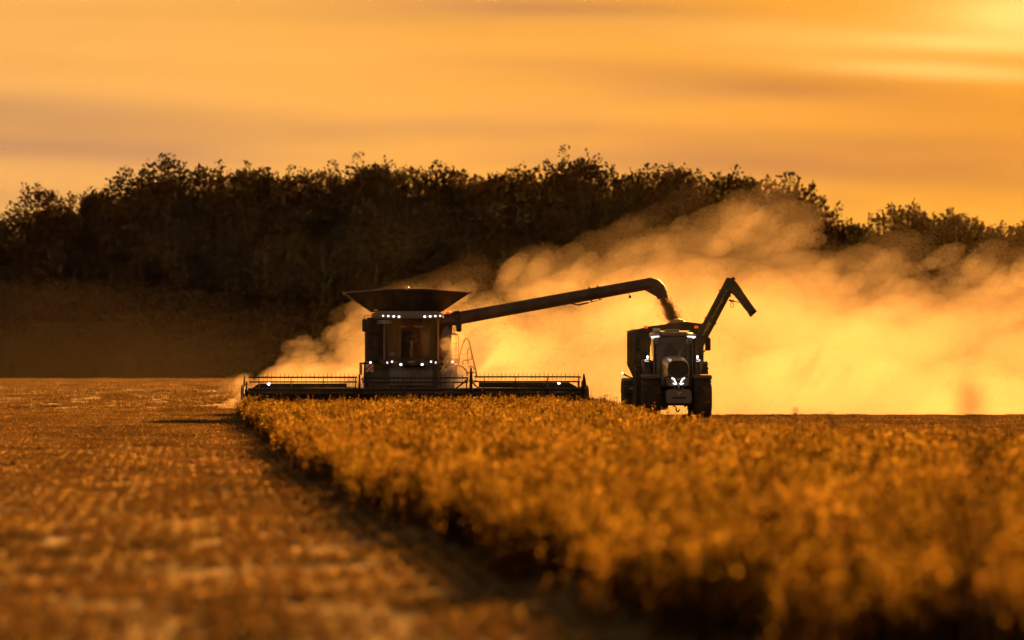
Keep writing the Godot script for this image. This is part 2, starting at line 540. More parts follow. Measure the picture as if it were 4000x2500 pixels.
func build_trees() -> void:
	var rng := RandomNumberGenerator.new()
	rng.seed = 77
	var bark := mat(0.05, 0.04, 0.03, 0.9)
	var leaves := []
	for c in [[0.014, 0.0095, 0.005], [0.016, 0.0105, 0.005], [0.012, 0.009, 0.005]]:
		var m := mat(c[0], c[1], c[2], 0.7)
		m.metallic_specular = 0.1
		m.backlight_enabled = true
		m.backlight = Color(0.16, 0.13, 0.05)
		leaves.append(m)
	var kinds := []
	for k in 6:
		kinds.append(tree_meshes(100 + k, [1.0, 0.85, 1.15, 0.75, 1.0, 1.25][k]))
	# the back rank carries the skyline; the front rank is lower and stands at the wood's edge
	var spots := []
	var along := -74.0
	while along < 74.0:
		spots.append([along, 480.0 + rng.randf_range(-7, 8), 0.0, rng.randf_range(0.965, 1.0)])
		along += rng.randf_range(3.0, 4.4)
	var backs := spots.size()
	along = -70.0
	while along < 71.0:
		spots.append([along, 462.0 + rng.randf_range(-4, 4), 0.0, rng.randf_range(0.55, 0.82)])
		along += rng.randf_range(4.4, 6.2)
	# which of the back rank are in the picture, for their labels
	var seen_at := 0
	var outside := 0
	for i in spots.size():
		var s: Array = spots[i]
		var x: float = s[0]
		var base := height(x, s[1])
		var top := table(SKYLINE, x)
		var hh: float = (top - base) * s[3] * 1.025
		var kind: Array = kinds[rng.randi() % 6]
		var label := ""
		if i < backs:
			if absf(x) < 57.8:
				var where := "above the open stubble"
				if x > 52.3: where = "at the right end of the wood"
				elif x > 34.6: where = "in the low right stretch"
				elif x > 21.6: where = "behind the bent grain spout"
				elif x > -4.3: where = "above the long unloading auger"
				elif x > -19.7: where = "behind the combine's grain tank"
				elif x > -27.3: where = "right of the gap in the skyline"
				label = "tree %s, %s from left along the skyline" % [where, ORDINAL[seen_at]]
				seen_at += 1
			else:
				outside += 1
				label = "skyline tree beyond the picture's %s edge, %s of those outside" % ["left" if x < 0.0 else "right", ORDINAL[outside - 1]]
		else:
			label = "low dark tree at the foot of the wood, %s from left in the front rank" % ORDINAL[i - backs]
		var t := thing("deciduous_tree", label, "tree", Vector3(x, base - 0.1, -s[1]), rng.randf() * TAU, "trees of the wood behind the field" if i < backs else "low trees at the foot of the wood")
		var k: float = hh / (kind[1] as ArrayMesh).get_aabb().end.y
		var wide := rng.randf_range(1.35, 1.7) * clampf(k * 0.75, 1.0, 2.2)
		var tr := put("trunk", kind[0], bark, t)
		tr.scale = Vector3(wide, k, wide)
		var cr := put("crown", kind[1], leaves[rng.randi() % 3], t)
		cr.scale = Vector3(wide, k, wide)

# ------------------------------------------------------------------ parts shared by the machines
func wheel(parent: Node, c: Vector3, r: float, w: float, lugs: int, called := "wheel") -> Node3D:
	var o := node(called, parent, c)
	var t := G.new()
	var h := w * 0.5
	t.lathe([Vector2(r * 0.56, -h * 0.8), Vector2(r * 0.8, -h), Vector2(r * 0.93, -h * 0.93), Vector2(r * 0.965, -h * 0.6), Vector2(r * 0.97, 0), Vector2(r * 0.965, h * 0.6), Vector2(r * 0.93, h * 0.93), Vector2(r * 0.8, h), Vector2(r * 0.56, h * 0.8)], Vector3.ZERO, Vector3.RIGHT, 40)
	for k in lugs:                                          # slanting bars of the tread, in two staggered rows
		for s in [-1, 1]:
			var a := TAU * (k + (0.5 if s > 0 else 0.0)) / lugs
			var b := Basis(Vector3.RIGHT, a) * Basis(Vector3.UP, 0.0)
			var turn := Basis(Vector3.BACK, 0.0)
			t.xf = Transform3D(b, Vector3.ZERO)
			t.box(Vector3(s * h * 0.5, r * 0.975, 0.0), Vector3(h * 1.08, r * 0.055, r * 0.055), Basis(Vector3.UP, s * 0.62) * turn)
	t.xf = Transform3D()
	obj("tyre", t, M.rubber, o)
	var q := G.new()
	q.lathe([Vector2(0.0, -h * 0.35), Vector2(r * 0.2, -h * 0.35), Vector2(r * 0.24, -h * 0.25), Vector2(r * 0.45, -h * 0.2), Vector2(r * 0.57, -h * 0.8), Vector2(r * 0.57, h * 0.8), Vector2(r * 0.45, h * 0.2), Vector2(r * 0.24, h * 0.25), Vector2(r * 0.2, h * 0.35), Vector2(0.0, h * 0.35)], Vector3.ZERO, Vector3.RIGHT, 28)
	obj("rim", q, M.grey, o)
	return o

func lamp(parent: Node, called: String, c: Vector3, w: float, h: float, m: Material, tilt := 0.0) -> void:   # a work light: black housing behind a bright lens
	var o := node(called, parent, c)
	o.rotation.z = tilt
	var a := G.new()
	a.cbox(Vector3(0, 0, -0.035), Vector3(w * 1.25, h * 1.3, 0.06), 0.012)
	obj("housing", a, M.black, o)
	var b := G.new()
	var ring := []
	for k in 16:
		var t := TAU * k / 16
		ring.append(Vector2(signf(cos(t)) * pow(absf(cos(t)), 0.75) * w * 0.5, signf(sin(t)) * pow(absf(sin(t)), 0.75) * h * 0.5))
	b.prism(ring, -0.004, 0.012)
	obj("lens", b, m, o)

func ring_lamp(parent: Node, c: Vector3, r: float, m: Material) -> void:
	var o := node("marker_light", parent, c)
	var a := G.new()
	a.lathe([Vector2(0, -0.05), Vector2(r * 1.25, -0.05), Vector2(r * 1.25, 0.0), Vector2(r * 1.05, 0.012), Vector2(r, 0.0)], Vector3.ZERO, Vector3.BACK, 18)
	obj("housing", a, M.grey, o)
	var b := G.new()
	b.lathe([Vector2(r * 1.0, 0.0), Vector2(r * 0.85, 0.012), Vector2(r * 0.45, 0.012), Vector2(r * 0.4, 0.002)], Vector3.ZERO, Vector3.BACK, 18)
	obj("light_ring", b, m, o)
	var q := G.new()
	q.lathe([Vector2(r * 0.4, 0.002), Vector2(0.0, 0.004)], Vector3.ZERO, Vector3.BACK, 18)
	obj("lens", q, M.lens if m != M.led else M.led_soft, o)

func beam(parent: Node, called: String, c: Vector3, e: float, down: float, angle: float, side := 0.0) -> void:   # the light that a lit lamp throws forward
	var s := SpotLight3D.new()
	s.name = called
	s.light_color = lin(1.0, 0.93, 0.88)
	s.light_energy = e
	s.light_size = 0.05
	s.spot_range = 60.0
	s.spot_attenuation = 2.0
	s.spot_angle = angle
	s.spot_angle_attenuation = 0.6
	s.shadow_enabled = true
	s.position = c
	s.rotation = Vector3(-down, PI + side, 0)
	parent.add_child(s, true)

func beacon(parent: Node, c: Vector3, r: float, h: float) -> void:
	var o := node("beacon", parent, c)
	var a := G.new()
	a.lathe([Vector2(r * 1.1, 0.0), Vector2(r * 1.1, h * 0.25), Vector2(0, h * 0.25)], Vector3.ZERO, Vector3.UP, 14)
	obj("base", a, M.black, o)
	var b := G.new()
	b.lathe([Vector2(r, h * 0.25), Vector2(r, h * 0.85), Vector2(r * 0.8, h), Vector2(0, h)], Vector3.ZERO, Vector3.UP, 14)
	obj("dome", b, M.amber, o)

func mirror(parent: Node, c: Vector3, w: float, h: float, arm: Array) -> void:
	var o := node("mirror", parent)
	var a := G.new()
	a.cbox(c, Vector3(w, h, 0.09), 0.035)
	obj("housing", a, M.black, o)
	var b := G.new()
	var radii := []
	for k in arm: radii.append(0.016)
	b.path(arm, radii, 6)
	obj("arm", b, M.black, o)
	var q := G.new()
	q.box(c - Vector3(0, 0, 0.047), Vector3(w * 0.8, h * 0.86, 0.004))
	var glass := mat(0.6, 0.6, 0.6, 0.05, 1.0)
	obj("mirror_glass", q, glass, o)

func text(called: String, what: String, size: float, m: Material, parent: Node, c: Vector3, turn := Basis(), font := "Droid Sans", weight := 700) -> MeshInstance3D:
	var t := TextMesh.new()
	var f := SystemFont.new()
	f.font_names = PackedStringArray([font])
	f.font_weight = weight
	t.font = f
	t.text = what
	t.font_size = 64
	t.pixel_size = size / 46.0          # a capital letter is about 46 pixels tall at this size
	t.depth = 0.004
	t.curve_step = 4.0
	var o := put(called, t, m, parent)
	o.transform = Transform3D(turn, c)
	return o

func stripes(parent: Node, x0: float, x1: float, y0: float, y1: float, z: float, mirrored := false) -> void:   # a white plate with a red slanting bar
	var o := node("warning_board", parent)
	var a := G.new()
	a.box(Vector3((x0 + x1) / 2, (y0 + y1) / 2, z - 0.008), Vector3(x1 - x0, y1 - y0, 0.016))
	obj("plate", a, M.pale, o)
	var w := x1 - x0
	var h := y1 - y0
	for band in [[0.02, 0.40], [0.72, 1.0]]:
		var p := []
		# the bar runs from the lower left to the upper right
		for q in [Vector2(-0.5 + band[0] * 1.0, 0.0), Vector2(-0.5 + band[1] * 1.0, 0.0), Vector2(0.5 + band[1], 1.0), Vector2(0.5 + band[0], 1.0)]:
			p.append(q)
		var clip := Geometry2D.intersect_polygons(PackedVector2Array(p), PackedVector2Array([Vector2(0, 0), Vector2(1, 0), Vector2(1, 1), Vector2(0, 1)]))
		for c in clip:
			var g := G.new()
			var pts := []
			for q in c: pts.append(Vector2(x0 + (1.0 - q.x if mirrored else q.x) * w, y0 + q.y * h))
			g.prism(pts, z, z + 0.003)
			obj("stripe", g, M.red, o)

# ------------------------------------------------------------------ the combine
func build_combine() -> void:
	var t := thing("combine_harvester", "large dark combine harvester with lit work lights and a long unloading auger", "combine harvester", at(-3.72, 153.0), deg_to_rad(2.2))
	# hull
	var g := G.new()
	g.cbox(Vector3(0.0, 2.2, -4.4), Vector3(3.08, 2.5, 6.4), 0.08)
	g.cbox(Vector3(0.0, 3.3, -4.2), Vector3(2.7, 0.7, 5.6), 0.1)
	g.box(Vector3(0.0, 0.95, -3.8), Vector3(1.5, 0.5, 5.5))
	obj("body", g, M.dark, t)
	for s in [-1, 1]:
		g = G.new()
		g.cbox(Vector3(s * 1.555, 2.55, -4.5), Vector3(0.05, 1.6, 5.2), 0.02)
		obj("side_panel", g, M.green, t)
	g = G.new()
	g.cbox(Vector3(0.0, 2.2, -8.0), Vector3(2.2, 1.7, 1.2), 0.2)
	obj("straw_hood", g, M.dark, t)
	# the dark panels left and right of the cab, stepped as in louvres
	for s in [-1, 1]:
		g = G.new()
		g.cbox(Vector3(s * 1.24, 2.65, -1.12), Vector3(0.58, 1.7, 0.2), 0.03)
		for k in 3:
			g.cbox(Vector3(s * 1.24, 2.1 + 0.5 * k, -1.0), Vector3(0.46, 0.4, 0.06), 0.02)
		obj("front_panel", g, M.dark, t)
	# cab: floor, curved windscreen, pillars, seat and column inside
	var plan := [Vector2(-1.12, -1.0), Vector2(-0.86, -0.12), Vector2(-0.6, 0.02), Vector2(-0.28, 0.09), Vector2(0.08, 0.11), Vector2(0.44, 0.09), Vector2(0.76, 0.02), Vector2(1.02, -0.12), Vector2(1.28, -1.0)]
	g = G.new()
	for k in plan.size() - 1:
		var a: Vector2 = plan[k]
		var b: Vector2 = plan[k + 1]
		g.quad(Vector3(a.x, 1.98, a.y - 0.05), Vector3(b.x, 1.98, b.y - 0.05), Vector3(b.x, 3.44, b.y + 0.04), Vector3(a.x, 3.44, a.y + 0.04))
	obj("windscreen", g, M.glass, t)
	var floor_ring := []
	for p in plan: floor_ring.append(Vector2(p.x, p.y))
	g = G.new()
	g.xf = Transform3D(Basis(Vector3.RIGHT, PI / 2), Vector3(0, 0, 0))
	g.prism(floor_ring, -1.98, -1.78)
	g.xf = Transform3D()
	obj("cab_base", g, M.dark, t)
	g = G.new()
	g.box(Vector3(0.08, 2.7, -1.03), Vector3(2.3, 1.5, 0.06))
	obj("cab_back_wall", g, M.black, t)
	for s in [[-0.89, -0.11], [1.05, -0.11]]:
		g = G.new()
		g.cbox(Vector3(s[0], 2.71, s[1]), Vector3(0.075, 1.5, 0.1), 0.02)
		obj("cab_pillar", g, M.grey if s[0] < 0 else M.rail, t)  # grey left; the right one is orange, a sun glint painted into its colour
	g = G.new()
	g.cbox(Vector3(0.08, 2.35, -0.6), Vector3(0.5, 0.14, 0.5), 0.05)
	g.cbox(Vector3(0.08, 2.75, -0.85), Vector3(0.46, 0.75, 0.14), 0.06)
	g.cbox(Vector3(0.08, 3.18, -0.86), Vector3(0.26, 0.18, 0.1), 0.04)
	obj("seat", g, M.fabric, t)
	g = G.new()
	g.cbox(Vector3(0.08, 2.35, -0.02), Vector3(0.1, 0.66, 0.08), 0.03)
	g.lathe([Vector2(0.2, -0.015), Vector2(0.215, 0.0), Vector2(0.2, 0.015), Vector2(0.185, 0.0), Vector2(0.2, -0.015)], Vector3(0.08, 2.7, -0.2), Vector3(0, 0.8, 0.6), 20)
	obj("steering_column", g, M.grey, t)
	for s in [[-0.21, 0.28], [0.32, 0.36]]:
		g = G.new()
		g.prism([Vector2(s[0] - s[1] / 2, 3.2), Vector2(s[0] + s[1] / 2, 3.2), Vector2(s[0] + s[1] * 0.46, 3.13), Vector2(s[0] - s[1] * 0.3, 3.12)], -0.03, -0.015)
		obj("sun_visor", g, M.silver, t)
	g = G.new()
	g.cbox(Vector3(-0.58, 2.16, -0.16), Vector3(0.24, 0.18, 0.04), 0.02)
	obj("screen", g, M.grey, t)
	# roof with its eight work lights
	g = G.new()
	var rings := []
	for s in [[-1.9, 0.0, 3.5, 3.72], [-1.2, 0.0, 3.48, 3.74], [-0.1, 0.0, 3.44, 3.72], [0.2, -0.02, 3.43, 3.66], [0.28, -0.06, 3.46, 3.6]]:
		var x0: float = -1.36 - s[1]; var x1: float = 1.24 + s[1]
		rings.append([Vector3(x0 + 0.1, s[2], s[0]), Vector3(x1 - 0.1, s[2], s[0]), Vector3(x1, s[2] + 0.05, s[0]), Vector3(x1, s[3] - 0.1, s[0]), Vector3(x1 - 0.22, s[3], s[0]), Vector3(x0 + 0.22, s[3], s[0]), Vector3(x0, s[3] - 0.1, s[0]), Vector3(x0, s[2] + 0.05, s[0])])
	g.loft(rings)
	obj("cab_roof", g, M.grey, t)
	var lx := [-0.94, -0.755, -0.56, -0.37, 0.56, 0.755, 0.945, 1.12]
	var ly := [3.545, 3.535, 3.525, 3.515, 3.515, 3.525, 3.535, 3.545]
	for k in 8:
		lamp(t, "work_light", Vector3(lx[k], ly[k], 0.30), 0.07 if k in [0, 7] else 0.086, 0.066, M.led_dim if k in [0, 1, 6, 7] else M.led, 0.0)
	# lights along the foot of the cab
	ring_lamp(t, Vector3(-1.395, 1.86, 0.1), 0.045, M.led_dim)
	ring_lamp(t, Vector3(-1.51, 1.86, 0.08), 0.04, M.lens)
	ring_lamp(t, Vector3(1.57, 1.88, 0.1), 0.045, M.led_dim)
	lamp(t, "head_light", Vector3(-0.30, 1.79, 0.2), 0.092, 0.08, M.led)
	lamp(t, "head_light", Vector3(0.47, 1.79, 0.2), 0.092, 0.08, M.led)
	lamp(t, "head_light", Vector3(-0.62, 1.89, 0.14), 0.066, 0.066, M.led)
	lamp(t, "head_light", Vector3(0.79, 1.89, 0.14), 0.066, 0.066, M.led)
	lamp(t, "head_light", Vector3(-0.79, 1.855, 0.1), 0.05, 0.075, M.led_dim, 0.4)
	lamp(t, "head_light", Vector3(0.96, 1.86, 0.1), 0.05, 0.075, M.led_dim, -0.4)
	ring_lamp(t, Vector3(-0.48, 1.86, 0.15), 0.035, M.lens)
	beam(t, "head_light_beam", Vector3(-0.30, 1.79, 0.23), 0.002, 0.12, 28.0)
	beam(t, "head_light_beam", Vector3(0.47, 1.79, 0.23), 0.003, 0.16, 32.0)
	beam(t, "head_light_beam", Vector3(0.79, 1.89, 0.17), 0.003, 0.2, 32.0)
	text("lettering", "FENDT", 0.05, M.pale, t, Vector3(0.08, 1.885, 0.115))
	# number plate
	var pl := node("number_plate", t, Vector3(-0.9, 3.33, 0.12))
	g = G.new()
	g.cbox(Vector3.ZERO, Vector3(0.52, 0.115, 0.012), 0.004)
	obj("plate", g, M.plate, pl)
	g = G.new()
	g.box(Vector3(-0.235, 0, 0.008), Vector3(0.04, 0.1, 0.004))
	obj("blue_band", g, M.blue, pl)
	text("plate_lettering", "NOL · N 180", 0.075, M.black, pl, Vector3(0.02, 0.0, 0.01), Basis().scaled(Vector3(0.82, 1, 1)))
	# beacons, mirrors
	beacon(t, Vector3(-1.2, 3.7, -0.3), 0.07, 0.09)
	beacon(t, Vector3(1.42, 3.6, -0.4), 0.07, 0.1)
	mirror(t, Vector3(-1.585, 3.2, 0.25), 0.23, 0.45, [Vector3(-1.3, 3.56, 0.1), Vector3(-1.6, 3.54, 0.2), Vector3(-1.63, 3.48, 0.25), Vector3(-1.6, 3.4, 0.25)])
	mirror(t, Vector3(1.79, 3.18, 0.25), 0.2, 0.42, [Vector3(1.2, 3.56, 0.1), Vector3(1.7, 3.54, 0.2), Vector3(1.8, 3.48, 0.25), Vector3(1.79, 3.37, 0.25)])
	# the flared extension of the grain tank: four flaps, the front one folded in three
	var front_b := [Vector3(-1.36, 3.74, -1.3), Vector3(-0.62, 3.74, -1.3), Vector3(0.52, 3.74, -1.3), Vector3(1.26, 3.74, -1.3)]
	var front_t := [Vector3(-2.38, 4.40, -1.0), Vector3(-0.70, 4.53, -0.75), Vector3(0.58, 4.53, -0.75), Vector3(2.24, 4.40, -1.0)]
	var back_t := [Vector3(-2.38, 4.42, -5.2), Vector3(2.24, 4.42, -5.2)]
	var back_b := [Vector3(-1.36, 3.74, -4.6), Vector3(1.26, 3.74, -4.6)]
	for k in 3:
		g = G.new()
		sheet(g, front_b[k], front_b[k + 1], front_t[k + 1], front_t[k], 0.03)
		obj("tank_flap", g, M.tank, t)
	for q in [[back_b[0], front_b[0], front_t[0], back_t[0]], [front_b[3], back_b[1], back_t[1], front_t[3]], [back_b[1], back_b[0], back_t[0], back_t[1]]]:
		g = G.new()
		sheet(g, q[0], q[1], q[2], q[3], 0.03)
		obj("tank_flap", g, M.tank, t)
	g = G.new()
	g.path([front_t[0], front_t[1], front_t[2], front_t[3]], [0.02, 0.02, 0.02, 0.02], 6)
	g.path([front_t[3], back_t[1], back_t[0], front_t[0]], [0.02, 0.02, 0.02, 0.02], 6)
	g.box(Vector3(2.2, 4.39, -1.0), Vector3(0.14, 0.06, 0.1), Basis(Vector3.BACK, 0.5))
	g.box(Vector3(-2.34, 4.39, -1.0), Vector3(0.14, 0.05, 0.1), Basis(Vector3.BACK, -0.5))
	obj("tank_rim", g, M.grey, t)
	for k in [1, 2]:
		g = G.new()
		g.tube(front_b[k] + Vector3(0, 0, 0.03), front_t[k] + Vector3(0, 0, 0.03), 0.012, 0.012, 6)
		obj("flap_hinge", g, M.dark, t)
	# folded cover seen behind the right flap
	g = G.new()
	var cov := []
	var rad := []
	for k in 9:
		cov.append(Vector3(0.5 + 1.6 * k / 8.0, 4.54 - 0.02 * k + 0.02 * sin(k * 2.1), -2.2 - 0.2 * k)); rad.append(0.035)
	g.path(cov, rad, 6)
	obj("folded_cover", g, M.rail, t)
	var dome := node("antenna", t, Vector3(-0.06, 4.54, -0.76))
	g = G.new()
	g.lathe([Vector2(0.03, -0.04), Vector2(0.03, 0.0), Vector2(0.075, 0.01), Vector2(0.08, 0.05), Vector2(0.05, 0.085), Vector2(0.0, 0.09)], Vector3.ZERO, Vector3.UP, 18)
	obj("antenna_dome", g, M.white, dome)
	# wheels, axle, fenders
	wheel(t, Vector3(-1.28, 0.93, -0.9), 0.95, 0.72, 20)
	wheel(t, Vector3(1.28, 0.93, -0.9), 0.95, 0.72, 20)
	wheel(t, Vector3(-1.2, 0.68, -5.6), 0.7, 0.5, 18)
	wheel(t, Vector3(1.2, 0.68, -5.6), 0.7, 0.5, 18)
	g = G.new()
	g.box(Vector3(0, 0.95, -0.9), Vector3(1.9, 0.36, 0.36))
	obj("axle", g, M.dark, t)
	g = G.new()
	g.box(Vector3(0, 0.7, -5.6), Vector3(1.9, 0.24, 0.24))
	obj("axle", g, M.dark, t)
	# warning boards on the left
	stripes(t, -1.57, -1.29, 1.52, 1.79, 0.14)
	stripes(t, -1.80, -1.69, 1.42, 1.79, 0.02, true)
	g = G.new()
	g.box(Vector3(-1.55, 1.83, 0.0), Vector3(0.5, 0.06, 0.2))
	obj("light_bracket", g, M.black, t)
	# the feeder house that carries the header
	g = G.new()
	g.loft([[Vector3(-0.72, 1.0, -0.6), Vector3(0.86, 1.0, -0.6), Vector3(0.86, 1.75, -0.6), Vector3(-0.72, 1.75, -0.6)], [Vector3(-0.72, 0.3, 2.1), Vector3(0.86, 0.3, 2.1), Vector3(0.86, 1.05, 2.1), Vector3(-0.72, 1.05, 2.1)]])
	obj("feeder_house", g, M.rubber, t)
	# way up on the right: platform, railing, ladder, chain
	var st := node("access_ladder", t)
	g = G.new()
	g.path([Vector3(1.56, 2.88, -0.1), Vector3(1.76, 2.88, -0.1), Vector3(1.79, 2.82, -0.1), Vector3(1.79, 1.88, -0.1)], [0.024, 0.024, 0.024, 0.024], 8)
	g.path([Vector3(1.70, 2.86, -0.12), Vector3(1.70, 1.9, -0.12)], [0.018, 0.018], 6)
	g.path([Vector3(1.56, 2.55, -0.1), Vector3(1.79, 2.55, -0.1)], [0.016, 0.016], 6)
	g.path([Vector3(1.56, 2.12, -0.1), Vector3(1.79, 2.12, -0.1)], [0.016, 0.016], 6)
	obj("railing", g, M.rail, st)
	g = G.new()
	g.cbox(Vector3(1.66, 1.93, -0.12), Vector3(0.26, 0.18, 0.3), 0.02)
	obj("platform", g, M.rail, st)
	g = G.new()
	g.path([Vector3(1.80, 1.8, 0.0), Vector3(1.84, 2.15, 0.0), Vector3(1.93, 2.5, 0.0), Vector3(2.02, 2.7, 0.0), Vector3(2.09, 2.74, 0.0), Vector3(2.16, 2.66, 0.0), Vector3(2.22, 2.4, 0.0), Vector3(2.32, 1.95, 0.0), Vector3(2.46, 1.36, 0.0)], [0.022, 0.022, 0.022, 0.022, 0.022, 0.022, 0.022, 0.022, 0.022], 8)
	obj("hand_rail", g, M.rail, st)
	g = G.new()
	g.path([Vector3(2.13, 1.8, 0.05), Vector3(2.12, 2.3, 0.05), Vector3(2.16, 2.38, 0.05), Vector3(2.22, 2.36, 0.05), Vector3(2.27, 2.1, 0.05), Vector3(2.24, 1.98, 0.05), Vector3(2.14, 1.94, 0.05), Vector3(1.98, 1.95, 0.05), Vector3(1.94, 1.9, 0.05), Vector3(1.94, 1.78, 0.05)], [0.018, 0.018, 0.018, 0.018, 0.018, 0.018, 0.018, 0.018, 0.018, 0.018], 8)
	g.path([Vector3(2.14, 1.72, 0.05), Vector3(2.3, 1.72, 0.05), Vector3(2.36, 1.6, 0.05)], [0.018, 0.018, 0.018], 6)
	obj("hand_rail", g, M.rail, st)
	for k in 3:
		g = G.new()
		g.cbox(Vector3(2.22 + 0.07 * k, 1.5 - 0.3 * k, 0.02), Vector3(0.34, 0.04, 0.24), 0.01)
		obj("step", g, M.rail, st)
	g = G.new()
	for k in 14:
		var u := (k + 0.5) / 14.0
		var p := Vector3(lerpf(1.80, 2.12, u), 2.42 - 0.62 * u * (1.0 - u) * 1.6 - 0.1 * u, 0.02)
		g.box(p, Vector3(0.026, 0.014, 0.014), Basis(Vector3.BACK, -1.0 + 2.0 * u))
	obj("chain", g, M.rail, st).set_meta("kind", "stuff")
	g = G.new()
	var fend := []
	for k in 9:
		var w := lerpf(1.9, 0.1, k / 8.0)
		fend.append([Vector3(1.72 + 0.42 * cos(w) , 1.36 + 0.42 * sin(w), 0.25), Vector3(1.72 + 0.42 * cos(w), 1.36 + 0.42 * sin(w), -0.7)])
	for k in 8:
		sheet(g, fend[k][0], fend[k + 1][0], fend[k + 1][1], fend[k][1], 0.03)
	g.box(Vector3(1.66, 1.45, -0.1), Vector3(0.16, 0.6, 0.3))
	obj("fender", g, M.rail, t)
	build_unloader(t)
	build_header(t)

func sheet(g: G, a: Vector3, b: Vector3, c: Vector3, d: Vector3, thick: float) -> void:   # a quadrilateral plate with thickness
	var k := (b - a).cross(d - a).normalized() * thick
	g.quad(a, b, c, d)
	g.quad(d - k, c - k, b - k, a - k)
	g.quad(a - k, b - k, b, a); g.quad(b - k, c - k, c, b); g.quad(c - k, d - k, d, c); g.quad(d - k, a - k, a, d)

func build_unloader(t: Node3D) -> void:
	var o := node("unloading_auger", t)
	var z := -1.2
	var from := Vector3(1.0, 3.33, z)
	var to := Vector3(8.66, 4.72, z)
	var axis := (to - from).normalized()
	var g := G.new()
	g.path([from, from.lerp(to, 0.74), to], [0.238, 0.222, 0.212], 24)
	obj("tube", g, M.auger, o)
	g = G.new()
	g.path([to - axis * 0.02, to + axis * 0.16 + Vector3(0, 0.01, 0), Vector3(9.03, 4.70, z), Vector3(9.16, 4.58, z), Vector3(9.24, 4.42, z), Vector3(9.27, 4.27, z)], [0.214, 0.215, 0.213, 0.207, 0.2, 0.19], 24, false)
	obj("elbow", g, M.auger, o)
	g = G.new()
	g.prism([Vector2(8.58, 4.53), Vector2(9.02, 4.62), Vector2(9.45, 4.3), Vector2(9.46, 4.26), Vector2(9.08, 4.22), Vector2(9.06, 4.26)], z - 0.17, z + 0.17)
	obj("spout_hood", g, M.auger, o)
	g = G.new()
	g.path([Vector3(9.26, 4.30, z), Vector3(9.28, 4.2, z)], [0.2, 0.195], 20, false)
	obj("rubber_spout", g, M.rubber, o)
	for s in [0.735, 0.775]:
		g = G.new()
		var c := from.lerp(to, s)
		g.lathe([Vector2(0.22, -0.035), Vector2(0.262, -0.03), Vector2(0.262, 0.03), Vector2(0.22, 0.035)], c, axis, 24)
		for k in 10:
			var w := TAU * k / 10
			var side := axis.cross(Vector3.BACK).normalized()
			g.ball(c + (side * cos(w) + Vector3.BACK * sin(w)) * 0.262, Vector3(0.022, 0.022, 0.022), 6, 4)
		obj("flange", g, M.auger, o)
	g = G.new()
	var a := from.lerp(to, 0.665) + Vector3(0.06, -0.30, 0.05)
	var b := from.lerp(to, 0.76) + Vector3(0.05, -0.27, 0.05)
	g.tube(a, a.lerp(b, 0.55), 0.03, 0.03, 8)
	g.tube(a.lerp(b, 0.5), b, 0.016, 0.016, 6)
	g.box(a + Vector3(-0.08, 0.03, 0), Vector3(0.2, 0.05, 0.06), Basis(Vector3.BACK, -0.25))
	g.path([b, b + Vector3(0.06, 0.05, 0.02), b + Vector3(0.16, 0.02, 0), b + Vector3(0.22, 0.08, 0)], [0.012, 0.012, 0.012, 0.012], 5)
	obj("fold_cylinder", g, M.black, o)
	g = G.new()
	g.path([Vector3(8.0, 4.4, z + 0.1), Vector3(8.04, 4.35, z + 0.12), Vector3(8.06, 4.3, z + 0.12)], [0.012, 0.012, 0.012], 5)
	g.cbox(Vector3(8.07, 4.26, z + 0.12), Vector3(0.09, 0.1, 0.08), 0.02, Basis(Vector3.BACK, 0.3))
	obj("hanging_lamp", g, M.black, o)
	g = G.new()
	g.cbox(Vector3(1.52, 3.05, z + 0.25), Vector3(0.14, 0.34, 0.2), 0.03)
	for k in 5: g.box(Vector3(1.66, 2.92 + 0.05 * k, z + 0.3), Vector3(0.09 - 0.01 * (k % 2), 0.025, 0.1))
	obj("swing_joint", g, M.dark, o)
	g = G.new()
	g.lathe([Vector2(0.24, -0.12), Vector2(0.28, -0.12), Vector2(0.28, 0.12), Vector2(0.24, 0.12)], from.lerp(to, 0.1), axis, 24)
	obj("collar", g, M.dark, o)

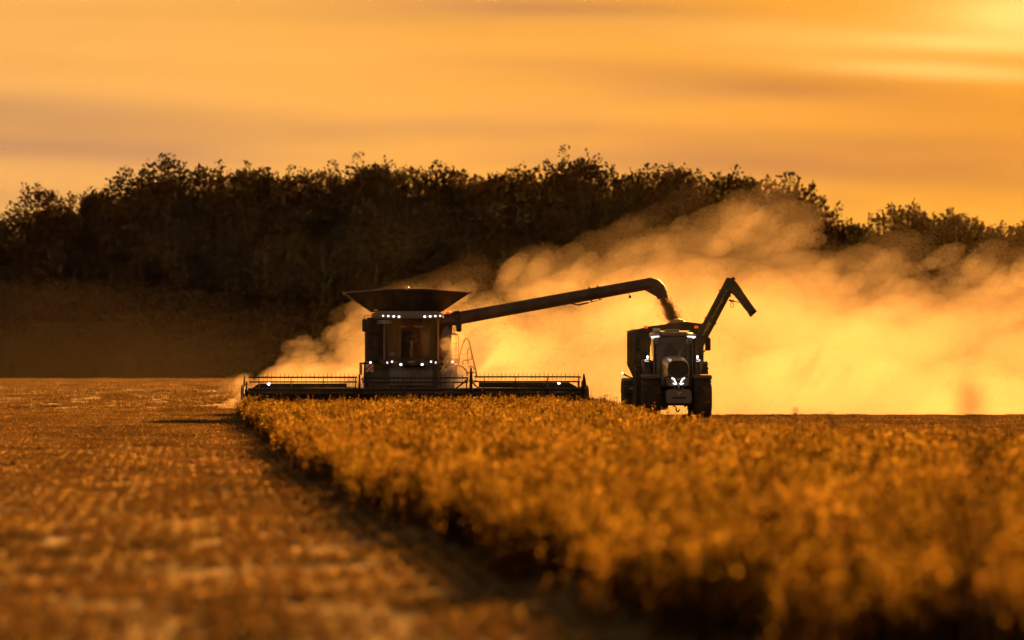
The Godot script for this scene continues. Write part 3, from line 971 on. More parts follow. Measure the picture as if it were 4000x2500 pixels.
func build_header(t: Node3D) -> void:
	var h := node("header", t)
	var g := G.new()
	g.cbox(Vector3(0.15, 0.62, 2.1), Vector3(12.1, 0.62, 0.22), 0.03)
	g.cbox(Vector3(0.15, 0.25, 2.3), Vector3(12.1, 0.2, 0.5), 0.03)
	obj("back_frame", g, M.dark, h)
	g = G.new()
	g.box(Vector3(0.15, 0.945, 2.225), Vector3(12.06, 0.02, 0.03))
	obj("trim_strip", g, M.grey, h)
	g = G.new()
	g.box(Vector3(0.15, 0.72, 2.24), Vector3(12.0, 0.05, 0.05))
	g.tube(Vector3(-5.9, 0.5, 2.45), Vector3(6.2, 0.5, 2.45), 0.06, 0.06, 10)
	obj("cross_auger", g, M.dark, h)
	g = G.new()
	g.cbox(Vector3(0.15, 0.14, 3.0), Vector3(12.1, 0.06, 1.5), 0.02)
	obj("draper_belt", g, M.rubber, h)
	g = G.new()
	g.box(Vector3(0.15, 0.13, 3.8), Vector3(12.1, 0.03, 0.1))
	for k in 80:
		g.prism([Vector2(-5.85 + 0.152 * k, 0.115), Vector2(-5.8 + 0.152 * k, 0.115), Vector2(-5.8 + 0.152 * k, 0.145), Vector2(-5.85 + 0.152 * k, 0.145)], 3.85, 3.95)
	obj("cutter_bar", g, M.steel, h)
	for s in [[-5.62, -5.37, -2.25, -2.25, -2.05, 1.115], [6.03, 5.67, 2.46, 2.46, 2.44, 1.15]]:
		g = G.new()
		g.prism([Vector2(s[0], 0.95), Vector2(s[1], s[5]), Vector2(s[2], s[5]), Vector2(s[3], 1.0), Vector2(s[4], 0.96)], 1.9, 2.16)
		obj("hood_panel", g, M.dark, h)
	# reel in three sections: six bats each, carried by radial arms
	var c := Vector3(0, 0.75, 3.0)
	var rr := 0.6
	var tine := G.new()
	tine.path([Vector3(0, 0.135, -0.012), Vector3(0, 0.02, 0.0), Vector3(0, -0.125, 0.03)], [0.007, 0.013, 0.008], 5)
	var tine_mesh := tine.mesh()
	var hook := G.new()
	hook.path([Vector3(0, 0, 0), Vector3(0.012, -0.035, 0.02), Vector3(0.03, -0.045, 0.03)], [0.012, 0.008, 0.004], 5)
	var hook_mesh := hook.mesh()
	for sec in [[-5.72, -1.88, 1.0], [-1.70, 2.06, 0.965], [2.26, 6.04, 1.03]]:
		var x0: float = sec[0]; var x1: float = sec[1]
		g = G.new()
		g.tube(c + Vector3(x0, 0, 0), c + Vector3(x1, 0, 0), 0.07, 0.07, 14)
		obj("reel_shaft", g, M.dark, h)
		for k in 6:
			var w := deg_to_rad(76.0 + 60.0 * k)
			var p := c + Vector3(0, sin(w) * rr * sec[2], -cos(w) * rr)
			p.z = c.z + cos(w) * rr
			g = G.new()
			g.tube(p + Vector3(x0, 0, 0), p + Vector3(x1, 0, 0), 0.027, 0.027, 8)
			obj("reel_bat", g, M.black, h)
			if k == 0:
				var x := x0 + 0.06
				while x < x1:
					put("tine", tine_mesh, M.black, h, p + Vector3(x, 0, 0))
					if x + 0.07 < x1: put("bat_clip", hook_mesh, M.black, h, p + Vector3(x + 0.07, -0.01, 0))
					x += 0.1515
			elif k in [1, 5]:
				g = G.new()
				var x := x0 + 0.06
				while x < x1:
					g.path([p + Vector3(x, 0.02, 0), p + Vector3(x, -0.17, 0.02)], [0.006, 0.004], 4)
					x += 0.1515
				var q := obj("tines", g, M.black, h)
				q.set_meta("kind", "stuff")
		var arms := 4
		for j in arms:
			var x := lerpf(x0 + 0.36, x1 - 0.06, j / float(arms - 1))
			g = G.new()
			for k in 6:
				var w := deg_to_rad(76.0 + 60.0 * k)
				var p := c + Vector3(x, sin(w) * rr * sec[2], cos(w) * rr)
				g.tube(c + Vector3(x, 0, 0), p, 0.022, 0.016, 6, false)
				var w2 := deg_to_rad(136.0 + 60.0 * k)
				g.tube(p, c + Vector3(x, sin(w2) * rr * sec[2], cos(w2) * rr), 0.008, 0.008, 5, false)
			obj("reel_spider", g, M.black, h)
	# arms and rams that carry the reel
	g = G.new()
	g.cbox(Vector3(-1.80, 1.15, 2.95), Vector3(0.06, 0.56, 0.16), 0.015)
	g.tube(Vector3(-1.8, 0.8, 2.2), Vector3(-1.8, 1.1, 3.1), 0.05, 0.04, 8)
	g.tube(Vector3(-1.72, 1.28, 2.9), Vector3(-1.42, 0.92, 2.5), 0.026, 0.026, 6)
	g.path([Vector3(-1.9, 0.95, 2.6), Vector3(-2.1, 1.0, 2.5), Vector3(-2.25, 0.9, 2.4), Vector3(-2.1, 0.72, 2.4)], [0.016, 0.016, 0.016, 0.016], 5)
	for k in 3: g.tube(Vector3(-1.95 + 0.13 * k, 0.62, 2.5), Vector3(-1.95 + 0.13 * k, 0.92, 2.5), 0.03, 0.03, 6)
	obj("reel_arm", g, M.black, h)
	g = G.new()
	g.prism([Vector2(2.10, 0.85), Vector2(2.20, 0.85), Vector2(2.21, 1.3), Vector2(2.18, 1.66), Vector2(2.13, 1.7), Vector2(2.10, 1.3)], 2.85, 3.1)
	g.tube(Vector3(2.14, 0.8, 2.2), Vector3(2.14, 1.1, 3.1), 0.05, 0.04, 8)
	g.tube(Vector3(2.04, 1.26, 2.9), Vector3(1.64, 0.94, 2.5), 0.03, 0.026, 6)
	g.path([Vector3(2.18, 1.2, 2.9), Vector3(2.3, 1.05, 2.8), Vector3(2.42, 0.96, 2.6), Vector3(2.42, 0.75, 2.5)], [0.024, 0.03, 0.02, 0.02], 6)
	for k in 3: g.tube(Vector3(2.3 + 0.1 * k, 0.66, 2.5), Vector3(2.3 + 0.1 * k, 0.92, 2.5), 0.028, 0.028, 6)
	obj("reel_arm", g, M.black, h)
	for s in [-5.79, 6.1]:
		g = G.new()
		g.cbox(Vector3(s, 1.02, 2.9), Vector3(0.05, 0.36, 0.12), 0.01)
		g.tube(Vector3(s, 0.8, 2.1), Vector3(s, 1.1, 3.1), 0.045, 0.035, 8)
		g.path([Vector3(s, 0.95, 2.7), Vector3(s - 0.12, 1.0, 2.7), Vector3(s - 0.14, 0.9, 2.5)], [0.014, 0.014, 0.014], 5)
		obj("reel_arm", g, M.black, h)
	# end dividers
	g = G.new()
	g.xf = Transform3D(Basis(Vector3.UP, -PI / 2), Vector3.ZERO)      # x becomes z
	g.prism([Vector2(1.9, 0.06), Vector2(4.0, 0.04), Vector2(4.5, 0.18), Vector2(3.6, 0.95), Vector2(3.0, 1.05), Vector2(1.9, 1.0)], 5.86, 5.98)
	g.xf = Transform3D()
	obj("end_divider", g, M.grey, h)
	g = G.new()
	g.tube(Vector3(-5.87, 1.0, 3.0), Vector3(-5.87, 1.18, 3.0), 0.035, 0.035, 10)
	g.tube(Vector3(-5.87, 1.16, 3.0), Vector3(-5.87, 1.43, 3.0), 0.028, 0.028, 10)
	obj("marker_post", g, M.grey, h)
	g = G.new()
	g.xf = Transform3D(Basis(Vector3.UP, -PI / 2), Vector3.ZERO)
	g.prism([Vector2(1.9, 0.06), Vector2(4.0, 0.04), Vector2(4.5, 0.18), Vector2(3.6, 0.95), Vector2(3.0, 1.05), Vector2(1.9, 1.0)], -6.3, -6.18)
	g.xf = Transform3D()
	obj("end_divider", g, M.dark, h)
	g = G.new()
	g.prism([Vector2(6.08, 0.9), Vector2(6.27, 0.9), Vector2(6.24, 1.12), Vector2(6.18, 1.46), Vector2(6.14, 1.46), Vector2(6.1, 1.15)], 2.95, 3.03)
	for k in 5: g.box(Vector3(6.24 - 0.012 * k, 1.0 + 0.08 * k, 3.0), Vector3(0.05, 0.02, 0.06))
	obj("marker_post", g, M.black, h)
	for s in [[-5.02, 1.10], [5.31, 1.13]]:
		var o := node("header_light", h, Vector3(s[0], s[1], 2.35))
		o.rotation.z = -0.5 if s[0] < 0 else 0.4
		g = G.new()
		g.cbox(Vector3(0, 0, -0.03), Vector3(0.125, 0.125, 0.05), 0.012)
		g.tube(Vector3(0, -0.04, -0.04), Vector3(0, -0.16, -0.12), 0.012, 0.012, 6)
		obj("housing", g, M.black, o)
		for k in 4:
			g = G.new()
			g.cbox(Vector3(-0.027 + 0.054 * (k % 2), -0.027 + 0.054 * (k / 2), 0.0), Vector3(0.046, 0.046, 0.016), 0.004)
			obj("light_cell", g, M.led, o)
		beam(h, "header_light_beam", Vector3(s[0], s[1], 2.4), 0.015, 0.3, 40.0, 0.2 if s[0] < 0 else -0.2)
	g = G.new()
	g.box(Vector3(2.6, 0.89, 2.245), Vector3(0.11, 0.07, 0.004))
	obj("sticker", g, M.pale, h)

# ------------------------------------------------------------------ the tractor
func rounded(hw: float, y0: float, y1: float, rb: float, rt: float, z: float) -> Array:   # a ring with rounded corners, anticlockwise from +z
	var r := []
	for q in [[hw - rb, y0 + rb, rb, -PI / 2], [hw - rt, y1 - rt, rt, 0.0], [-hw + rt, y1 - rt, rt, PI / 2], [-hw + rb, y0 + rb, rb, PI]]:
		for k in 5:
			var w: float = q[3] + PI / 2 * k / 4.0
			r.append(Vector3(q[0] + q[2] * cos(w), q[1] + q[2] * sin(w), z))
	return r

func strip(pts: Array, w: float, z: float) -> G:      # a raised band along a line in x, y
	var g := G.new()
	for k in pts.size() - 1:
		var a: Vector2 = pts[k]; var b: Vector2 = pts[k + 1]
		var o := (b - a).normalized().orthogonal() * w * 0.5
		var e := (b - a).normalized() * w * 0.25
		g.prism([a - o - e, b - o + e, b + o + e, a + o - e], z - 0.01 + 0.0015 * k, z + 0.012 + 0.0015 * k)
	return g

func build_tractor() -> void:
	var t := thing("tractor", "silver and black tractor with lit headlights in front of the green grain cart", "tractor", at(5.55, 143.0), deg_to_rad(1.7))
	for s in [-1, 1]:
		wheel(t, Vector3(s * 0.86, 0.73, 0.0), 0.73, 0.62, 19)
		wheel(t, Vector3(s * 0.94, 0.98, -2.8), 0.98, 0.66, 20)
	# chassis
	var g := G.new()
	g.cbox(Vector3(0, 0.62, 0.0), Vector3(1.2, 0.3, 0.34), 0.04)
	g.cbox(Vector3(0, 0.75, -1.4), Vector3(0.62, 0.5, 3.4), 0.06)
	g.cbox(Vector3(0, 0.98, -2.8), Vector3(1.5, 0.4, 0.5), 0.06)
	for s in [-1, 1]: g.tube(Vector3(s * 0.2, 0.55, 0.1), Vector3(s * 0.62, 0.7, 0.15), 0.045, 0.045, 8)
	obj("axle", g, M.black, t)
	g = G.new()
	g.cbox(Vector3(-0.44, 0.62, -1.5), Vector3(0.5, 0.62, 0.9), 0.06)
	obj("fuel_tank", g, M.black, t)
	g = G.new()
	for k in 3: g.cbox(Vector3(0.58, 0.45 + 0.28 * k, -1.6), Vector3(0.4, 0.04, 0.3), 0.01)
	g.box(Vector3(0.4, 0.8, -1.6), Vector3(0.04, 0.8, 0.3))
	obj("cab_steps", g, M.black, t)
	g = G.new()
	g.path([Vector3(-0.16, 0.46, 0.8), Vector3(-0.08, 0.44, 0.9), Vector3(-0.06, 0.3, 0.95), Vector3(0.0, 0.27, 0.98), Vector3(0.05, 0.36, 0.95)], [0.02, 0.025, 0.03, 0.03, 0.02], 6)
	obj("tow_hook", g, M.black, t)
	# bonnet: dark rounded grille framed in silver, a pale face below
	g = G.new()
	g.loft([rounded(0.42, 1.1, 2.14, 0.06, 0.22, -1.25), rounded(0.40, 1.1, 2.11, 0.06, 0.24, -0.2), rounded(0.375, 1.1, 2.06, 0.06, 0.26, 0.55), rounded(0.365, 1.12, 2.02, 0.06, 0.26, 0.85), rounded(0.355, 1.16, 1.985, 0.06, 0.25, 0.94)])
	obj("bonnet", g, M.silver, t)
	var grille := [Vector2(-0.2, 1.46), Vector2(0.0, 1.37), Vector2(0.2, 1.46), Vector2(0.33, 1.55), Vector2(0.352, 1.68), Vector2(0.34, 1.82), Vector2(0.285, 1.93), Vector2(0.14, 1.975), Vector2(-0.14, 1.975), Vector2(-0.285, 1.93), Vector2(-0.34, 1.82), Vector2(-0.352, 1.68), Vector2(-0.33, 1.55)]
	g = G.new()
	g.prism(grille, 0.9, 0.965)
	var gr := obj("grille", g, M.black, t)
	for k in 9:
		g = G.new()
		var y := 1.5 + 0.048 * k
		var hw := 0.29 if k < 7 else 0.2
		g.box(Vector3(0, y, 0.968), Vector3(hw * 2.0, 0.012, 0.008))
		obj("grille_slat", g, M.dark, gr)
	g = G.new()
	g.prism([Vector2(-0.345, 1.55), Vector2(-0.2, 1.44), Vector2(0.0, 1.345), Vector2(0.2, 1.44), Vector2(0.345, 1.55), Vector2(0.35, 1.4), Vector2(0.3, 1.14), Vector2(-0.3, 1.14), Vector2(-0.35, 1.4)], 0.9, 0.955)
	obj("nose", g, M.silver, t)
	g = G.new()
	g.prism([Vector2(-0.16, 1.415), Vector2(0.0, 1.335), Vector2(0.16, 1.415), Vector2(0.07, 1.21), Vector2(-0.07, 1.21)], 0.93, 0.961)
	obj("nose_shield", g, M.black, t)
	for s in [-1.0, 1.0]:
		var hl := node("headlight", t)
		g = G.new()
		g.prism([Vector2(s * 0.335, 1.49), Vector2(s * 0.29, 1.48), Vector2(s * 0.17, 1.385), Vector2(s * 0.055, 1.2), Vector2(s * 0.15, 1.2), Vector2(s * 0.25, 1.27), Vector2(s * 0.27, 1.37), Vector2(s * 0.34, 1.42)], 0.94, 0.967)
		obj("surround", g, M.black, hl)
		obj("light_strip", strip([Vector2(s * 0.215, 1.395), Vector2(s * 0.145, 1.375), Vector2(s * 0.10, 1.28), Vector2(s * 0.065, 1.205)], 0.036, 0.975), M.led, hl)
		obj("light_strip", strip([Vector2(s * 0.17, 1.225), Vector2(s * 0.085, 1.195)], 0.03, 0.98), M.led, hl)
		g = G.new()
		g.lathe([Vector2(0.0, 0.0), Vector2(0.03, 0.0), Vector2(0.035, -0.02)], Vector3(s * 0.2, 1.31, 0.975), Vector3.BACK, 14)
		obj("lens", g, M.lens, hl)
		obj("trim", strip([Vector2(s * 0.34, 1.42), Vector2(s * 0.275, 1.375), Vector2(s * 0.25, 1.31), Vector2(s * 0.2, 1.24)], 0.016, 0.97), M.silver, hl)
	g = strip([Vector2(-0.045, 1.395), Vector2(0.0, 1.325)], 0.018, 0.968)
	obj("emblem", g, M.pale, t)
	g = strip([Vector2(0.045, 1.395), Vector2(0.0, 1.325)], 0.018, 0.9685)
	obj("emblem", g, M.pale, t)
	# front weight
	g = G.new()
	g.prism([Vector2(-0.37, 0.56), Vector2(-0.42, 0.62), Vector2(-0.42, 0.9), Vector2(-0.35, 1.02), Vector2(-0.1, 1.02), Vector2(-0.07, 0.98), Vector2(0.07, 0.98), Vector2(0.1, 1.02), Vector2(0.35, 1.02), Vector2(0.42, 0.9), Vector2(0.42, 0.62), Vector2(0.37, 0.56)], 0.98, 1.42)
	var fw := obj("front_weight", g, M.grey, t)
	g = G.new()
	g.cbox(Vector3(0, 0.74, 1.42), Vector3(0.44, 0.07, 0.02), 0.005)
	g.box(Vector3(0, 1.0, 1.2), Vector3(0.12, 0.12, 0.3))
	obj("weight_slot", g, M.black, fw)
	obj("emblem", strip([Vector2(-0.05, 0.94), Vector2(0.0, 0.86)], 0.02, 1.425), M.pale, fw)
	obj("emblem", strip([Vector2(0.05, 0.94), Vector2(0.0, 0.86)], 0.02, 1.4255), M.pale, fw)
	g = G.new()
	g.tube(Vector3(0, 1.0, 1.3), Vector3(0, 1.22, 1.02), 0.025, 0.025, 8)
	for s in [-1, 1]: g.ball(Vector3(s * 0.13, 1.06, 1.2), Vector3(0.035, 0.02, 0.03), 8, 5)
	obj("front_linkage", g, M.steel, t)
	# fenders over the front wheels
	for s in [-1, 1]:
		g = G.new()
		var arc := []
		for k in 9:
			var w := lerpf(1.0, 2.5, k / 8.0)
			arc.append(Vector2(cos(w) * 0.79, 0.73 + sin(w) * 0.79))
		for k in 8:
			sheet(g, Vector3(s * 0.86 + 0.32, arc[k].y, arc[k].x), Vector3(s * 0.86 + 0.32, arc[k + 1].y, arc[k + 1].x), Vector3(s * 0.86 - 0.32, arc[k + 1].y, arc[k + 1].x), Vector3(s * 0.86 - 0.32, arc[k].y, arc[k].x), 0.045)
		obj("front_fender", g, M.dark, t)
	# fenders over the rear wheels, pale towards the cab
	for s in [-1.0, 1.0]:
		g = G.new()
		var arc := []
		for k in 11:
			var w := lerpf(0.05, 2.6, k / 10.0)
			arc.append(Vector2(-2.8 + cos(w) * 1.08, 0.98 + sin(w) * 1.06))
		for k in 10:
			sheet(g, Vector3(s * 0.86 + 0.12, arc[k].y, arc[k].x), Vector3(s * 0.86 + 0.12, arc[k + 1].y, arc[k + 1].x), Vector3(s * 0.86 - 0.12, arc[k + 1].y, arc[k + 1].x), Vector3(s * 0.86 - 0.12, arc[k].y, arc[k].x), 0.04)
		obj("rear_fender", g, M.dark, t)
		g = G.new()
		g.prism([Vector2(s * 0.95, 2.05), Vector2(s * 1.02, 2.0), Vector2(s * 1.07, 1.95), Vector2(s * 0.985, 1.52), Vector2(s * 0.955, 1.52)], -2.05, -1.98)
		obj("fender_panel", g, M.silver, t)
	# cab
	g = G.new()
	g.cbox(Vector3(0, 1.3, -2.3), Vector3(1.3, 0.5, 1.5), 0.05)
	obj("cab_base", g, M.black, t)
	var corners := [[-1, -1.55, 0.60, 0.62], [1, -1.55, 0.60, 0.62], [-1, -2.5, 0.80, 0.74], [1, -2.5, 0.80, 0.74], [-1, -3.2, 0.70, 0.66], [1, -3.2, 0.70, 0.66]]
	for c in corners:
		g = G.new()
		g.loft([[Vector3(c[0] * c[2] - 0.035, 1.5, c[1] - 0.05), Vector3(c[0] * c[2] - 0.035, 1.5, c[1] + 0.05), Vector3(c[0] * c[2] + 0.035, 1.5, c[1] + 0.05), Vector3(c[0] * c[2] + 0.035, 1.5, c[1] - 0.05)], [Vector3(c[0] * c[3] - 0.04, 2.82, c[1] - 0.2), Vector3(c[0] * c[3] - 0.04, 2.82, c[1] - 0.1), Vector3(c[0] * c[3] + 0.04, 2.82, c[1] - 0.1), Vector3(c[0] * c[3] + 0.04, 2.82, c[1] - 0.2)]])
		obj("cab_pillar", g, M.black, t)
	g = G.new()
	g.quad(Vector3(-0.57, 1.5, -1.52), Vector3(0.57, 1.5, -1.52), Vector3(0.585, 2.8, -1.67), Vector3(-0.585, 2.8, -1.67))
	obj("windscreen", g, M.glass, t)
	for s in [-1.0, 1.0]:
		g = G.new()
		g.quad(Vector3(s * 0.62, 1.5, -1.58), Vector3(s * 0.8, 1.5, -2.46), Vector3(s * 0.74, 2.8, -2.6), Vector3(s * 0.64, 2.8, -1.74))
		obj("side_window", g, M.glass, t)
		g = G.new()
		g.quad(Vector3(s * 0.8, 1.5, -2.54), Vector3(s * 0.7, 1.5, -3.16), Vector3(s * 0.66, 2.8, -3.3), Vector3(s * 0.74, 2.8, -2.66))
		obj("side_window", g, M.glass, t)
		g = G.new()
		g.tube(Vector3(s * 0.66, 1.5, -1.52), Vector3(s * 0.655, 2.62, -1.62), 0.014, 0.014, 6)
		g.path([Vector3(s * 0.6, 2.45, -1.5), Vector3(s * 0.68, 2.5, -1.45), Vector3(s * 0.72, 2.42, -1.5)], [0.01, 0.01, 0.01], 5)
		obj("grab_rail", g, M.silver, t)
	g = G.new()
	g.quad(Vector3(0.66, 1.5, -3.2), Vector3(-0.66, 1.5, -3.2), Vector3(-0.62, 2.8, -3.34), Vector3(0.62, 2.8, -3.34))
	obj("rear_window", g, M.glass, t)
	g = G.new()
	g.cbox(Vector3(0, 1.75, -2.6), Vector3(0.5, 0.14, 0.5), 0.05)
	g.cbox(Vector3(0, 2.1, -2.85), Vector3(0.46, 0.65, 0.14), 0.06)
	g.cbox(Vector3(0, 2.5, -2.87), Vector3(0.26, 0.18, 0.1), 0.04)
	obj("seat", g, M.fabric, t)
	g = G.new()
	g.tube(Vector3(0, 1.5, -1.7), Vector3(0, 1.95, -1.95), 0.06, 0.05, 8)
	g.lathe([Vector2(0.2, -0.015), Vector2(0.215, 0.0), Vector2(0.2, 0.015), Vector2(0.185, 0.0), Vector2(0.2, -0.015)], Vector3(0, 1.98, -2.0), Vector3(0, 0.8, 0.6), 20)
	obj("steering_wheel", g, M.black, t)
	g = G.new()
	g.tube(Vector3(0.12, 1.95, -1.53), Vector3(0.4, 2.62, -1.61), 0.008, 0.006, 5)
	obj("wiper", g, M.steel, t)
	# roof: middle, two corner pods with light bars, hatch, receiver
	g = G.new()
	g.loft([rounded(0.62, 2.84, 2.99, 0.03, 0.07, -3.3), rounded(0.66, 2.82, 3.02, 0.03, 0.08, -2.2), rounded(0.44, 2.83, 2.98, 0.03, 0.06, -1.6), rounded(0.41, 2.85, 2.95, 0.02, 0.04, -1.5)])
	obj("cab_roof", g, M.silver, t)
	for s in [-1.0, 1.0]:
		g = G.new()
		g.loft([[Vector3(0.4, 2.83, -2.4), Vector3(0.78, 2.83, -2.4), Vector3(0.74, 2.95, -2.4), Vector3(0.44, 3.0, -2.4)].map(func(p): return p * Vector3(s, 1, 1)), [Vector3(0.42, 2.78, -1.5), Vector3(0.80, 2.76, -1.55), Vector3(0.80, 2.86, -1.55), Vector3(0.46, 2.95, -1.5)].map(func(p): return p * Vector3(s, 1, 1))] if s > 0 else [[Vector3(-0.78, 2.83, -2.4), Vector3(-0.4, 2.83, -2.4), Vector3(-0.44, 3.0, -2.4), Vector3(-0.74, 2.95, -2.4)], [Vector3(-0.80, 2.76, -1.55), Vector3(-0.42, 2.78, -1.5), Vector3(-0.46, 2.95, -1.5), Vector3(-0.80, 2.86, -1.55)]])
		obj("roof_corner", g, M.silver, t)
		var lb := node("light_bar", t)
		g = G.new()
		g.prism([Vector2(s * 0.49, 2.83), Vector2(s * 0.76, 2.815), Vector2(s * 0.745, 2.78), Vector2(s * 0.69, 2.745), Vector2(s * 0.655, 2.79), Vector2(s * 0.49, 2.80)], -1.48, -1.455)
		obj("lens", g, M.led, lb)
		beam(lb, "light_bar_beam", Vector3(s * 0.62, 2.8, -1.42), 0.015, 0.15, 30.0)
		g = G.new()
		g.loft([[Vector3(-0.09, 2.52, -1.62), Vector3(0.09, 2.52, -1.62), Vector3(0.11, 2.76, -1.62), Vector3(-0.09, 2.76, -1.62)].map(func(p): return p + Vector3(s * 0.6, 0, 0)), [Vector3(-0.07, 2.53, -1.5), Vector3(0.07, 2.53, -1.5), Vector3(0.09, 2.76, -1.5), Vector3(-0.07, 2.76, -1.5)].map(func(p): return p + Vector3(s * 0.6, 0, 0))])
		obj("lamp_pod", g, M.grey, t)
		for q in [[2.685, 0.052], [2.575, 0.034]]:
			var rl := node("round_light", t, Vector3(s * 0.585, q[0], -1.49))
			g = G.new()
			g.lathe([Vector2(q[1] * 1.2, -0.02), Vector2(q[1] * 1.15, 0.02), Vector2(q[1], 0.008)], Vector3.ZERO, Vector3.BACK, 18)
			obj("ring", g, M.black, rl)
			g = G.new()
			g.lathe([Vector2(q[1], 0.008), Vector2(q[1] * 0.5, 0.014), Vector2(0, 0.016)], Vector3.ZERO, Vector3.BACK, 18)
			obj("lens", g, M.lens, rl)
		# position lights on the fender corners
		var pk := node("position_light", t)
		g = G.new()
		g.ball(Vector3(s * 0.855, 2.115, -1.9), Vector3(0.034, 0.055, 0.03), 12, 8)
		obj("lens", g, M.led, pk)
		obj("light_strip", strip([Vector2(s * 0.82, 2.035), Vector2(s * 0.93, 2.025), Vector2(s * 0.95, 2.0), Vector2(s * 0.93, 1.975), Vector2(s * 0.82, 1.97)], 0.016, -1.89), M.led_soft, pk)
		g = G.new()
		g.cbox(Vector3(s * 0.88, 2.0, -1.95), Vector3(0.18, 0.12, 0.08), 0.02)
		g.tube(Vector3(s * 0.855, 2.0, -1.95), Vector3(s * 0.855, 2.08, -1.92), 0.02, 0.02, 6)
		obj("bracket", g, M.black, pk)
		mirror(t, Vector3(s * 1.2, 2.55, -1.7), 0.19, 0.44, [Vector3(s * 0.74, 2.8, -1.7), Vector3(s * 1.18, 2.82, -1.7), Vector3(s * 1.235, 2.8, -1.7), Vector3(s * 1.23, 2.72, -1.7)])
		beacon(t, Vector3(s * 0.87, 3.07, -2.6), 0.065, 0.12)
		g = G.new()
		g.path([Vector3(s * 0.72, 2.85, -2.6), Vector3(s * 0.86, 2.88, -2.6), Vector3(s * 0.87, 3.07, -2.6)], [0.014, 0.014, 0.014], 6)
		obj("beacon_stalk", g, M.black, t)
	g = G.new()
	g.loft([rounded(0.25, 2.98, 3.05, 0.01, 0.03, -2.5), rounded(0.25, 2.97, 3.06, 0.01, 0.035, -1.9), rounded(0.235, 2.96, 3.04, 0.01, 0.03, -1.8)])
	obj("roof_hatch", g, M.silver, t)
	g = G.new()
	g.cbox(Vector3(-0.555, 3.04, -1.85), Vector3(0.25, 0.14, 0.2), 0.03)
	obj("receiver", g, M.white, t)
	g = G.new()
	g.tube(Vector3(-0.37, 2.95, -2.3), Vector3(-0.37, 3.3, -2.3), 0.008, 0.005, 5)
	obj("antenna", g, M.black, t)
	g = G.new()
	g.tube(Vector3(0.72, 1.5, -1.3), Vector3(0.72, 2.75, -1.35), 0.06, 0.055, 12)
	obj("exhaust", g, M.black, t)

